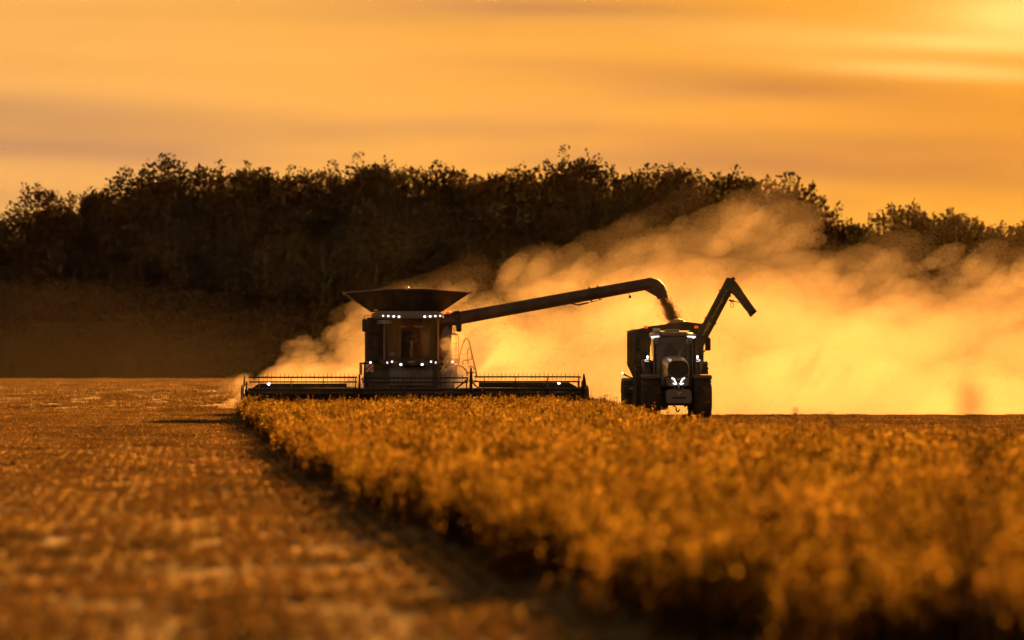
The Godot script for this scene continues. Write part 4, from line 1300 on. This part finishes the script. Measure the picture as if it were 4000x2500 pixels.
# ------------------------------------------------------------------ the grain cart
const HEAD := [[2.014, 4.92], [2.231, 4.875], [2.351, 4.744], [2.52, 4.519], [2.595, 4.388], [3.055, 3.732], [2.857, 3.545], [2.463, 4.069], [2.276, 4.294], [2.182, 4.369]]
func build_cart() -> void:
	var t := thing("grain_cart", "green grain cart hitched behind the tractor, its folding auger raised on the right", "grain cart", at(5.54, 149.5), deg_to_rad(0.5))
	var f := [Vector2(-1.2, 1.86), Vector2(-0.75, 1.0), Vector2(0.75, 1.0), Vector2(1.2, 1.86), Vector2(1.2, 3.3), Vector2(0.57, 3.38), Vector2(-0.7, 3.21), Vector2(-1.2, 3.09)]
	var g := G.new()
	g.prism(f, -0.05, 0.0)
	obj("front_wall", g, M.cart, t)
	g = G.new()
	g.prism(f, -6.95, -6.9)
	obj("rear_wall", g, M.cart, t)
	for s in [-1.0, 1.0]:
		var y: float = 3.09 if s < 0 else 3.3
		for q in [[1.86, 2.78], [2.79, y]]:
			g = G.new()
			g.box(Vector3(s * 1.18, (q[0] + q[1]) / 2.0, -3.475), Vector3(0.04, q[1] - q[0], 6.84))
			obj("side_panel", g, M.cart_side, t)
		for k in 6:
			g = G.new()
			g.cbox(Vector3(s * 1.215, 2.45, -0.15 - 1.3 * k), Vector3(0.05, 1.2, 0.07), 0.01)
			obj("side_rib", g, M.cart, t)
		g = G.new()
		sheet(g, Vector3(s * 1.18, 1.86, -0.05), Vector3(s * 1.18, 1.86, -6.9), Vector3(s * 0.74, 1.0, -6.9), Vector3(s * 0.74, 1.0, -0.05), 0.03)
		obj("hopper_slope", g, M.cart, t)
		for k in 9:
			g = G.new()
			g.tube(Vector3(s * 1.2, 1.86, -0.1 - 0.85 * k), Vector3(s * 0.8, 1.02, -0.1 - 0.85 * k), 0.03, 0.03, 6)
			obj("hopper_rib", g, M.cart, t)
		g = G.new()
		g.tube(Vector3(s * 1.2, y, 0.02), Vector3(s * 1.2, y, -6.95), 0.03, 0.03, 8)
		obj("top_rail", g, M.cart, t)
		for z in [-3.4, -5.0]:
			wheel(t, Vector3(s * 1.22, 0.64, z), 0.64, 0.56, 18)
		g = G.new()
		for k in 8:
			var w0 := lerpf(0.2, 2.9, k / 8.0)
			var w1 := lerpf(0.2, 2.9, (k + 1) / 8.0)
			sheet(g, Vector3(s * 1.22 + 0.29, 0.68 + 0.7 * sin(w0), -4.2 + 1.6 * cos(w0)), Vector3(s * 1.22 + 0.29, 0.68 + 0.7 * sin(w1), -4.2 + 1.6 * cos(w1)), Vector3(s * 1.22 - 0.29, 0.68 + 0.7 * sin(w1), -4.2 + 1.6 * cos(w1)), Vector3(s * 1.22 - 0.29, 0.68 + 0.7 * sin(w0), -4.2 + 1.6 * cos(w0)), 0.03)
		obj("mudguard", g, M.black, t)
	g = G.new()
	sheet(g, Vector3(-0.75, 1.0, -0.05), Vector3(0.75, 1.0, -0.05), Vector3(0.75, 1.0, -6.9), Vector3(-0.75, 1.0, -6.9), 0.04)
	obj("hopper_floor", g, M.cart, t)
	g = G.new()
	for s in [-1, 1]: g.box(Vector3(s * 0.42, 0.82, -3.2), Vector3(0.14, 0.28, 7.6))
	for z in [-3.4, -5.0]: g.box(Vector3(0, 0.64, z), Vector3(2.0, 0.16, 0.16))
	g.loft([[Vector3(-0.45, 0.7, 0.5), Vector3(0.45, 0.7, 0.5), Vector3(0.45, 0.95, 0.5), Vector3(-0.45, 0.95, 0.5)], [Vector3(-0.1, 0.6, 3.2), Vector3(0.1, 0.6, 3.2), Vector3(0.1, 0.75, 3.2), Vector3(-0.1, 0.75, 3.2)]])
	obj("frame", g, M.black, t)
	g = G.new()
	g.cbox(Vector3(0, 2.0, 0.03), Vector3(0.5, 0.7, 0.04), 0.01)
	for s in [-1, 1]: g.box(Vector3(s * 0.6, 2.2, 0.02), Vector3(0.06, 1.8, 0.04))
	obj("front_frame", g, M.cart, t)
	# hooks of the roll cover along the left rim
	for z in [-0.1, -6.6]:
		g = G.new()
		g.path([Vector3(-1.2, 3.08, z), Vector3(-1.3, 3.1, z), Vector3(-1.33, 3.15, z)], [0.01, 0.01, 0.008], 5)
		obj("cover_hook", g, M.steel, t)
	# clearance light on an arm
	var cl := node("clearance_light", t)
	g = G.new()
	g.path([Vector3(-1.1, 1.35, -3.0), Vector3(-1.3, 1.42, -3.0), Vector3(-1.5, 1.52, -3.0)], [0.03, 0.03, 0.04], 6)
	obj("arm", g, M.black, cl)
	g = G.new()
	g.lathe([Vector2(0, -0.03), Vector2(0.045, -0.02), Vector2(0.045, 0.0), Vector2(0.03, 0.02), Vector2(0, 0.025)], Vector3(-1.53, 1.55, -2.97), Vector3.BACK, 14)
	obj("lens", g, M.led_soft, cl)
	g = G.new()
	g.prism([Vector2(-1.34, 0.98), Vector2(-1.16, 0.98), Vector2(-1.16, 1.06)], -2.5, -2.48)
	obj("reflector_plate", g, M.pale, t)
	# unloading auger of the cart: a leaning lower arm and a folded head
	var a := node("folding_auger", t)
	var lower := Vector2(0.81, 2.2)
	var upper := Vector2(2.08, 4.62)
	var along := (upper - lower).normalized()
	var side := Vector2(along.y, -along.x)
	var hw := 0.2
	g = G.new()
	var base := Transform3D(Basis(Vector3(side.x, side.y, 0), Vector3(along.x, along.y, 0), Vector3.BACK), Vector3(lower.x, lower.y, 0.55))
	g.xf = base
	var span := (upper - lower).length() + 0.22
	var oct := []
	for k in 8:
		var w := PI / 8.0 + TAU * k / 8.0
		oct.append(Vector3(cos(w) * hw * 1.08, 0, -sin(w) * hw * 1.08))
	g.loft([oct, oct.map(func(p): return p + Vector3(0, span, 0))])
	obj("lower_arm", g, M.cart, a)
	g = G.new()
	g.xf = base
	for y in [0.3, 1.35, span - 0.5]: g.lathe([Vector2(hw * 1.05, -0.03), Vector2(hw * 1.2, -0.03), Vector2(hw * 1.2, 0.03), Vector2(hw * 1.05, 0.03)], Vector3(0, y, 0), Vector3.UP, 8)
	obj("arm_collar", g, M.cart, a)
	g = G.new()
	g.prism(HEAD.map(func(p): return Vector2(p[0], p[1])), 0.36, 0.74)
	obj("folded_head", g, M.cart, a)
	g = G.new()
	g.prism([Vector2(HEAD[5][0], HEAD[5][1]) - Vector2(0.05, -0.08), Vector2(HEAD[5][0], HEAD[5][1]) + Vector2(0.015, 0.0), Vector2(HEAD[6][0], HEAD[6][1]) + Vector2(-0.0, -0.015), Vector2(HEAD[6][0], HEAD[6][1]) + Vector2(-0.06, 0.07)], 0.35, 0.75)
	obj("outlet_rubber", g, M.rubber, a)
	g = G.new()
	g.ball(Vector3(HEAD[1][0], HEAD[1][1], 0.72), Vector3(0.07, 0.07, 0.05), 10, 6)
	g.tube(Vector3(HEAD[1][0], HEAD[1][1], 0.4), Vector3(HEAD[1][0], HEAD[1][1], 0.78), 0.035, 0.035, 8)
	obj("hinge", g, M.dark, a)
	g = G.new()
	g.tube(Vector3(2.08, 4.13, 0.7), Vector3(2.28, 4.08, 0.7), 0.03, 0.03, 8)
	g.tube(Vector3(2.26, 4.085, 0.7), Vector3(2.46, 4.04, 0.7), 0.017, 0.017, 6)
	var loop := []
	var lr := []
	for k in 13:
		var w := TAU * k / 12.0 + 1.4
		loop.append(Vector3(2.2 + 0.055 * cos(w), 3.95 + 0.085 * sin(w), 0.7)); lr.append(0.012)
	g.path([Vector3(2.1, 4.1, 0.7), Vector3(2.19, 4.05, 0.7)] + loop, [0.012, 0.012] + lr, 5)
	obj("fold_cylinder", g, M.black, a)
	g = G.new()
	g.path([Vector3(1.2, 2.3, 0.7), Vector3(1.34, 2.5, 0.75), Vector3(1.42, 2.56, 0.75)], [0.025, 0.02, 0.02], 6)
	g.path([Vector3(1.24, 2.55, 0.72), Vector3(1.3, 2.42, 0.75), Vector3(1.4, 2.46, 0.75)], [0.012, 0.012, 0.012], 5)
	obj("arm_ram", g, M.black, a)
	# lettering up the arm
	var turn := Basis(Vector3(along.x, along.y, 0), Vector3(-along.y, along.x, 0), Vector3.BACK)
	var face := base * Vector3(0, 0, hw * 1.0 + 0.004)
	var run := func(y: float) -> Vector3: return face + Vector3(along.x, along.y, 0) * y
	text("lettering", ">>>", 0.09, M.yellow, a, run.call(0.86), turn)
	text("lettering", "HAWE", 0.115, M.yellow, a, run.call(1.17), turn)
	text("lettering", "-Überladewagen", 0.086, M.yellow, a, run.call(1.85), turn, "Droid Sans", 400)
	text("lettering", ">>>>", 0.08, M.yellow, a, run.call(2.46), turn)

func build_grain() -> void:
	var rng := RandomNumberGenerator.new()
	rng.seed = 31
	# the heap in the cart
	var g := G.new()
	var n := 14
	var rows := []
	for j in n + 1:
		var row := []
		for i in n + 1:
			var x := 5.54 + lerpf(-1.12, 1.14, i / float(n))
			var z := lerpf(-149.7, -156.2, j / float(n))
			var k := exp(-pow((x - 6.0) / 0.7, 2.0) - pow((z + 153.6) / 2.4, 2.0))
			row.append(Vector3(x, 2.75 + 0.72 * k + rng.randf_range(-0.02, 0.02), z))
		rows.append(row)
	for j in n:
		for i in n: g.quad(rows[j][i], rows[j][i + 1], rows[j + 1][i + 1], rows[j + 1][i])
	var heap := obj("grain_heap", g, M.grain)
	tag(heap, "heap of harvested grain lying inside the green cart", "grain")
	heap.set_meta("kind", "stuff")
	# the falling stream
	var seed_g := G.new()
	seed_g.ball(Vector3.ZERO, Vector3(0.009, 0.007, 0.007), 5, 4)
	var places := []
	var tints := []
	for k in 5200:
		var s := pow(rng.randf(), 0.9)
		var spread := 0.085 + 0.04 * s
		var c := Vector3(5.56 + 0.27 * s + 0.06 * s * s, 4.24 - 0.86 * s, -154.3)
		if rng.randf() < 0.2: spread *= 1.9
		var o := Vector3(rng.randfn() * spread, rng.randfn() * 0.05, rng.randfn() * spread)
		if s < 0.3 and o.x > -0.02 and rng.randf() < 0.75: o.x = -absf(o.x)
		if s > 0.3 and s < 0.62 and rng.randf() < 0.3:      # a clot riding on the right of the stream
			o = Vector3(0.09 + rng.randfn() * 0.05, rng.randfn() * 0.09, rng.randfn() * 0.06)
		var size := rng.randf_range(0.8, 1.9)
		places.append(Transform3D(Basis(Vector3.BACK, rng.randf() * TAU).scaled(Vector3(size, size, size)), c + o))
		var t := rng.randf_range(0.6, 1.1)
		tints.append(Color(t, t, t))
	var m := mat(0.22, 0.12, 0.045, 0.7)
	m.vertex_color_use_as_albedo = true
	var o := scatter("falling_grain", seed_g.mesh(), m, places, tints)
	tag(o, "stream of grain falling from the unloading auger into the cart", "grain")
	o.set_meta("kind", "stuff")

# ------------------------------------------------------------------ crop, stubble, weeds
func scatter(called: String, mesh: Mesh, m: Material, places: Array, tints: Array, parent: Node = self) -> MultiMeshInstance3D:
	var mm := MultiMesh.new()
	mm.transform_format = MultiMesh.TRANSFORM_3D
	mm.use_colors = true
	mm.mesh = mesh
	mm.instance_count = places.size()
	for k in places.size():
		mm.set_instance_transform(k, places[k])
		mm.set_instance_color(k, tints[k])
	var o := MultiMeshInstance3D.new()
	o.name = called
	o.multimesh = mm
	o.material_override = m
	parent.add_child(o, true)
	return o

func crop_clump(seed_: int) -> ArrayMesh:
	var rng := RandomNumberGenerator.new()
	rng.seed = seed_
	var g := G.new()
	for k in 12:
		var foot := Vector3(rng.randf_range(-0.24, 0.24), -0.05, rng.randf_range(-0.24, 0.24))
		var tall := rng.randf_range(0.42, 0.68) * (1.2 if rng.randf() < 0.15 else 1.0)
		var lean := Vector3(rng.randf_range(-0.1, 0.1), 0, rng.randf_range(-0.1, 0.1))
		g.tint = Color(0.75, 0.62, 0.4)
		g.path([foot, foot + lean * 0.4 + Vector3(0, tall * 0.55, 0), foot + lean + Vector3(0, tall, 0)], [0.006, 0.005, 0.002], 3, false)
		for q in 30:
			var t := 1.0 - pow(rng.randf(), 1.3) * 0.8
			var from := foot + lean * t * t + Vector3(0, tall * t, 0)
			var w := rng.randf() * TAU
			var out := Vector3(cos(w), rng.randf_range(-0.5, 1.1), sin(w)).normalized()
			var c0 := from + out * rng.randf_range(0.004, 0.045)
			var droop := (out * 0.35 + Vector3(rng.randf_range(-0.4, 0.4), rng.randf_range(-1.2, 1.4), rng.randf_range(-0.4, 0.4))).normalized()
			var s := rng.randf_range(0.025, 0.055)
			var across := droop.cross(Vector3(rng.randfn(), rng.randfn(), rng.randfn())).normalized()
			var shade := rng.randf_range(0.55, 1.15)
			g.tint = Color(shade, shade * rng.randf_range(0.8, 1.0), shade * rng.randf_range(0.6, 1.0))
			g.leaf(c0, droop * s, across * s * rng.randf_range(0.18, 0.34))
	return g.mesh(true)

func build_crop() -> void:
	var rng := RandomNumberGenerator.new()
	rng.seed = 41
	var m := mat(0.30, 0.255, 0.08, 0.7)
	m.metallic_specular = 0.12
	m.vertex_color_use_as_albedo = true
	m.backlight_enabled = true
	m.backlight = Color(1.0, 0.88, 0.6)
	var root := Node3D.new()
	root.name = "standing_crop"
	add_child(root)
	root.set_meta("kind", "stuff")
	root.set_meta("label", "ripe brown crop still standing in front of the combine")
	for kind in 4:
		var places := []
		var tints := []
		var d := 20.0 + kind * 0.1
		while d < 149.0:
			var step := 0.36
			var x: float = maxf(table(LEFT_EDGE, d) - 0.5, -0.135 * d - 3.0) + rng.randf() * step * 4.0
			var far_right: float = minf(table(RIGHT_EDGE, d), 0.135 * d + 7.0)
			while x < far_right:
				var px := x + rng.randf_range(-0.12, 0.12)
				var pd := d + rng.randf_range(-0.15, 0.15)
				if in_crop(px, pd):
					var s := rng.randf_range(0.9, 1.1) * (1.0 + 0.26 * rolls.get_noise_2d(px * 15.0, pd * 12.0))
					places.append(Transform3D(Basis(Vector3.UP, rng.randf() * TAU).scaled(Vector3(1.0, s, 1.0)), Vector3(px, ground(px, pd), -pd)))
					var t := rng.randf_range(0.7, 1.2) * (1.0 + 0.4 * rolls.get_noise_2d(px * 3.0 + 90.0, pd * 2.0))
					tints.append(Color(t, t * rng.randf_range(0.9, 1.03), t * rng.randf_range(0.75, 1.0)))
				x += step * 4.0
			d += step
		var o := scatter("crop_plants", crop_clump(200 + kind), m, places, tints, root)
		o.set_meta("kind", "stuff")

func stubble_clump(seed_: int) -> ArrayMesh:
	var rng := RandomNumberGenerator.new()
	rng.seed = seed_
	var g := G.new()
	for k in 110:
		var row := float(rng.randi_range(-1, 1)) * 0.21
		var foot := Vector3(row + rng.randfn() * 0.042, -0.02, rng.randf_range(-0.34, 0.34))
		var shade := rng.randf_range(0.6, 1.15)
		g.tint = Color(shade, shade * 0.95, shade * 0.85)
		var up := Vector3(rng.randf_range(-0.25, 0.25), 1, rng.randf_range(-0.5, 0.5)).normalized() * rng.randf_range(0.04, 0.11)
		var w := Vector3(rng.randfn(), 0, rng.randfn()).normalized() * 0.005
		g.quad(foot - w, foot + w, foot + w * 0.8 + up, foot - w * 0.8 + up)
	for k in 60:                                            # chopped straw and chaff left lying
		var c := Vector3(rng.randf_range(-0.33, 0.33), rng.randf_range(0.005, 0.05), rng.randf_range(-0.36, 0.36))
		var along := Vector3(rng.randfn(), rng.randfn() * 0.28, rng.randfn()).normalized() * rng.randf_range(0.04, 0.10)
		var across := along.cross(Vector3(rng.randfn(), rng.randfn(), rng.randfn())).normalized() * rng.randf_range(0.004, 0.009)
		var shade := rng.randf_range(0.7, 1.1)
		g.tint = Color(shade, shade * rng.randf_range(0.85, 0.97), shade * rng.randf_range(0.65, 0.9))
		g.leaf(c, along, across)
	return g.mesh(true)

func build_stubble() -> void:
	var rng := RandomNumberGenerator.new()
	rng.seed = 43
	var m := mat(0.18, 0.162, 0.10, 0.75)
	m.metallic_specular = 0.1
	m.vertex_color_use_as_albedo = true
	m.backlight_enabled = true
	m.backlight = Color(0.5, 0.42, 0.25)
	var root := Node3D.new()
	root.name = "stubble"
	add_child(root)
	root.set_meta("kind", "stuff")
	root.set_meta("label", "short straw stubble and chaff covering the harvested ground")
	for kind in 3:
		var places := []
		var tints := []
		var d := 18.0 + kind * 0.2
		while d < 330.0:
			var step := 0.6 if d < 165.0 else 1.5
			var size := 1.0 if d < 165.0 else 1.5
			var x: float = -0.126 * d - 2.5 + rng.randf() * step * 2.4
			while x < 0.126 * d + 2.5:
				var pd := d + rng.randf_range(-0.25, 0.25)
				var px: float = roundf((x + ROW * pd) / 0.21) * 0.21 - ROW * pd
				var keep := 1.0 if d < 70.0 else 0.85
				keep *= 0.7 + 0.6 * (0.5 + 0.5 * rolls.get_noise_2d(px * 4.0, pd * 2.0))
				if not in_crop(px, pd) and not (pd > 175.0 and px > 4.0) and rng.randf() < keep:
					var b := Basis(Vector3.UP, ROW + (PI if rng.randf() < 0.5 else 0.0)) if d < 90.0 else Basis(Vector3.UP, rng.randf() * TAU)
					places.append(Transform3D(b.scaled(Vector3(size, size * rng.randf_range(0.75, 1.2), size)), Vector3(px, ground(px, pd), -pd)))
					var t := rng.randf_range(0.75, 1.15) * (1.0 + 0.45 * rolls.get_noise_2d(px * 2.0 + 40.0, pd * 0.7))
					tints.append(Color(t, t * rng.randf_range(0.92, 1.04), t * rng.randf_range(0.8, 1.0)))
				x += step * 2.4
			d += step
		var o := scatter("stubble_straw", stubble_clump(300 + kind), m, places, tints, root)
		o.set_meta("kind", "stuff")

func build_weeds() -> void:
	var m := mat(0.06, 0.045, 0.025, 0.8)
	m.backlight_enabled = true
	m.backlight = Color(0.06, 0.05, 0.03)
	var rng := RandomNumberGenerator.new()
	rng.seed = 9
	for w in [[1.60, 14.8, 1.60, "tall brown weed out of focus in the right foreground, tallest of the weeds", 1.0], [4.15, 62.0, 1.06, "thin weed stalk with a seed head, nearest the tractor's right", 0.4], [4.75, 63.0, 0.98, "thin weed stalk right of the other thin one, against the bright dust", 0.4], [1.98, 17.5, 1.35, "out of focus weed at the far right edge of the field", 0.7]]:
		var t := thing("weed", w[3], "weed", Vector3(w[0], ground(w[0], w[1]) - 0.02, -w[1]), rng.randf() * TAU, "tall weeds above the crop")
		var stem := G.new()
		var head := G.new()
		var tall: float = w[2]
		stem.path([Vector3.ZERO, Vector3(0.02, tall * 0.5, 0.01), Vector3(-0.01, tall * 0.97, 0)], [0.008, 0.006, 0.003], 5)
		for k in int(70 * w[4]):
			var y: float = tall * (1.0 - 0.5 * pow(rng.randf(), 1.7) * w[4])
			var o := Vector3(rng.randfn(), rng.randfn() * 0.4, rng.randfn()) * 0.015
			var dir := Vector3(rng.randfn(), rng.randfn() + 0.6, rng.randfn()).normalized()
			head.leaf(Vector3(0, y, 0) + o, dir * 0.05, dir.cross(Vector3(rng.randfn(), rng.randfn(), rng.randfn())).normalized() * 0.014)
		obj("stem", stem, m, t)
		obj("seed_head", head, m, t)

# ------------------------------------------------------------------ dust
# how high the dust has risen (metres) from left to right across the field (metres)
const DUST_TOP := [[-11.9, 1.03], [-11.6, 1.19], [-10.5, 1.51], [-9.2, 2.58], [-8.0, 3.34], [-6.7, 3.88], [-6.0, 4.41], [-5.5, 4.82], [-3.7, 5.03], [-1.1, 5.3], [0.7, 6.63], [2.1, 6.46], [3.7, 6.1], [5.2, 7.79], [7.8, 8.68], [9.6, 9.13], [11.4, 8.59], [13.2, 6.99], [15.0, 6.37], [16.7, 6.99], [19.4, 6.9], [21.5, 6.28], [26.5, 6.99], [37.2, 6.46], [42.6, 3.61], [46.1, 1.12]]

func puff(root: Node3D, c: Vector3, r: Vector3, depth: float, turn := 0.0) -> void:   # depth: how much of the light a ray through its middle loses
	var f := FogVolume.new()
	f.name = "dust_puff"
	f.shape = RenderingServer.FOG_VOLUME_SHAPE_ELLIPSOID
	f.size = r * 2.0
	f.position = c
	f.rotation.z = turn
	var m := FogMaterial.new()
	m.density = depth / (2.0 * r.z)
	m.albedo = Color(1, 1, 1)
	f.material = m
	f.set_meta("kind", "stuff")
	root.add_child(f, true)

func dust_top(x: float) -> float:
	return table(DUST_TOP, x)

func build_dust() -> void:
	var rng := RandomNumberGenerator.new()
	rng.seed = 5
	var root := Node3D.new()
	root.name = "dust_cloud"
	add_child(root)
	root.set_meta("kind", "stuff")
	root.set_meta("label", "sunlit dust drifting from the combine to the right across the field")
	# the body of the plume, dense near the ground, blown to the right and thinning upwards
	var made := 0
	while made < 198:
		var x := rng.randf_range(-11.4, 42.0) if made > 58 else rng.randf_range(-11.2, -1.0)
		var d := rng.randf_range(164.0, 235.0 if x > -3.0 else 192.0)
		var foot := height(x, d)
		var top := dust_top(x)
		if rolls.get_noise_3d(x * 1.2, top * 1.5, d * 0.5) < rng.randf_range(-0.6, 0.15): continue
		var r := minf(rng.randf_range(1.0, 3.2), maxf(0.35, (top - foot) * (0.36 if x > -4.6 else 0.3)))
		var t := pow(rng.randf(), 1.5)
		var y := foot + (top - foot - r * 1.3) * t
		puff(root, Vector3(x, y, -d), Vector3(r * rng.randf_range(1.2, 2.0), r, r * rng.randf_range(2.2, 3.4)), rng.randf_range(0.10, 0.22) * (1.0 - 0.5 * t), rng.randf_range(0.0, 0.5))
		made += 1
	for k in 30:                                             # and a thinner layer that closes its gaps
		var x := -1.1 + 1.0 * k
		var d := rng.randf_range(170.0, 195.0)
		puff(root, Vector3(x, lerpf(height(x, d), dust_top(x), rng.randf_range(0.45, 0.72)), -d), Vector3(rng.randf_range(1.6, 2.6), rng.randf_range(1.0, 1.8), 6.0), rng.randf_range(0.05, 0.11), rng.randf_range(0.0, 0.6))
	# ragged wisps that curl up out of it
	made = 0
	while made < 270:
		var x := rng.randf_range(-11.5, 29.0)
		var d := rng.randf_range(165.0, 195.0 if x > -3.0 else 182.0)
		var foot := height(x, d)
		var top := dust_top(x)
		var r := rng.randf_range(0.22, 0.85) * (0.5 if x < -6.4 else 1.0)
		var long := r * rng.randf_range(1.2, 2.4)
		var y := top - long * 0.5 - absf(rng.randfn()) * 0.2 * (top - foot)
		if y > foot and rolls.get_noise_3d(x * 1.6, y * 2.5, d * 0.6) > rng.randf_range(-0.45, 0.2):
			puff(root, Vector3(x, y, -d), Vector3(long, r, r * rng.randf_range(2.0, 4.0)), rng.randf_range(0.02, 0.055), rng.randf_range(-0.1, 1.0))
			made += 1
	# a soft veil that the upper edge fades out through
	for k in 150:
		var x := rng.randf_range(-5.5, 31.0)
		var d := rng.randf_range(168.0, 205.0)
		var r := rng.randf_range(0.4, 1.1)
		puff(root, Vector3(x, dust_top(x) - 0.9 + rng.randfn() * 0.9, -d), Vector3(r * rng.randf_range(1.3, 2.6), r, r * 3.0), rng.randf_range(0.004, 0.013), rng.randf_range(0.0, 0.8))
	# the thinnest of it hangs low over the far field on the left
	for k in 20:
		var r := rng.randf_range(2.0, 5.5)
		puff(root, Vector3(rng.randf_range(-40.0, 6.0), rng.randf_range(-1.0, 3.0), -rng.randf_range(200.0, 270.0)), Vector3(r * rng.randf_range(2.0, 4.0), r, r * 4.0), 0.0016)
	# what the reel throws up in front of the cab
	for k in 26:
		var x := -3.7 + rng.randf_range(-1.2, 2.3)
		var d := rng.randf_range(150.6, 152.3)
		var r := rng.randf_range(0.25, 0.6)
		puff(root, Vector3(x, rng.randf_range(0.8, 2.5 if x > -2.6 else 1.7), -d), Vector3(r, r * 1.1, r), rng.randf_range(0.02, 0.06))
	for k in 16:
		var d := rng.randf_range(149.8, 152.2)
		var r := rng.randf_range(0.2, 0.5)
		puff(root, Vector3(-3.7 + rng.randf_range(1.1, 1.8), rng.randf_range(1.0, 2.7), -d), Vector3(r * 0.6, r * 1.3, r), rng.randf_range(0.08, 0.2), rng.randf_range(-0.8, 0.0))
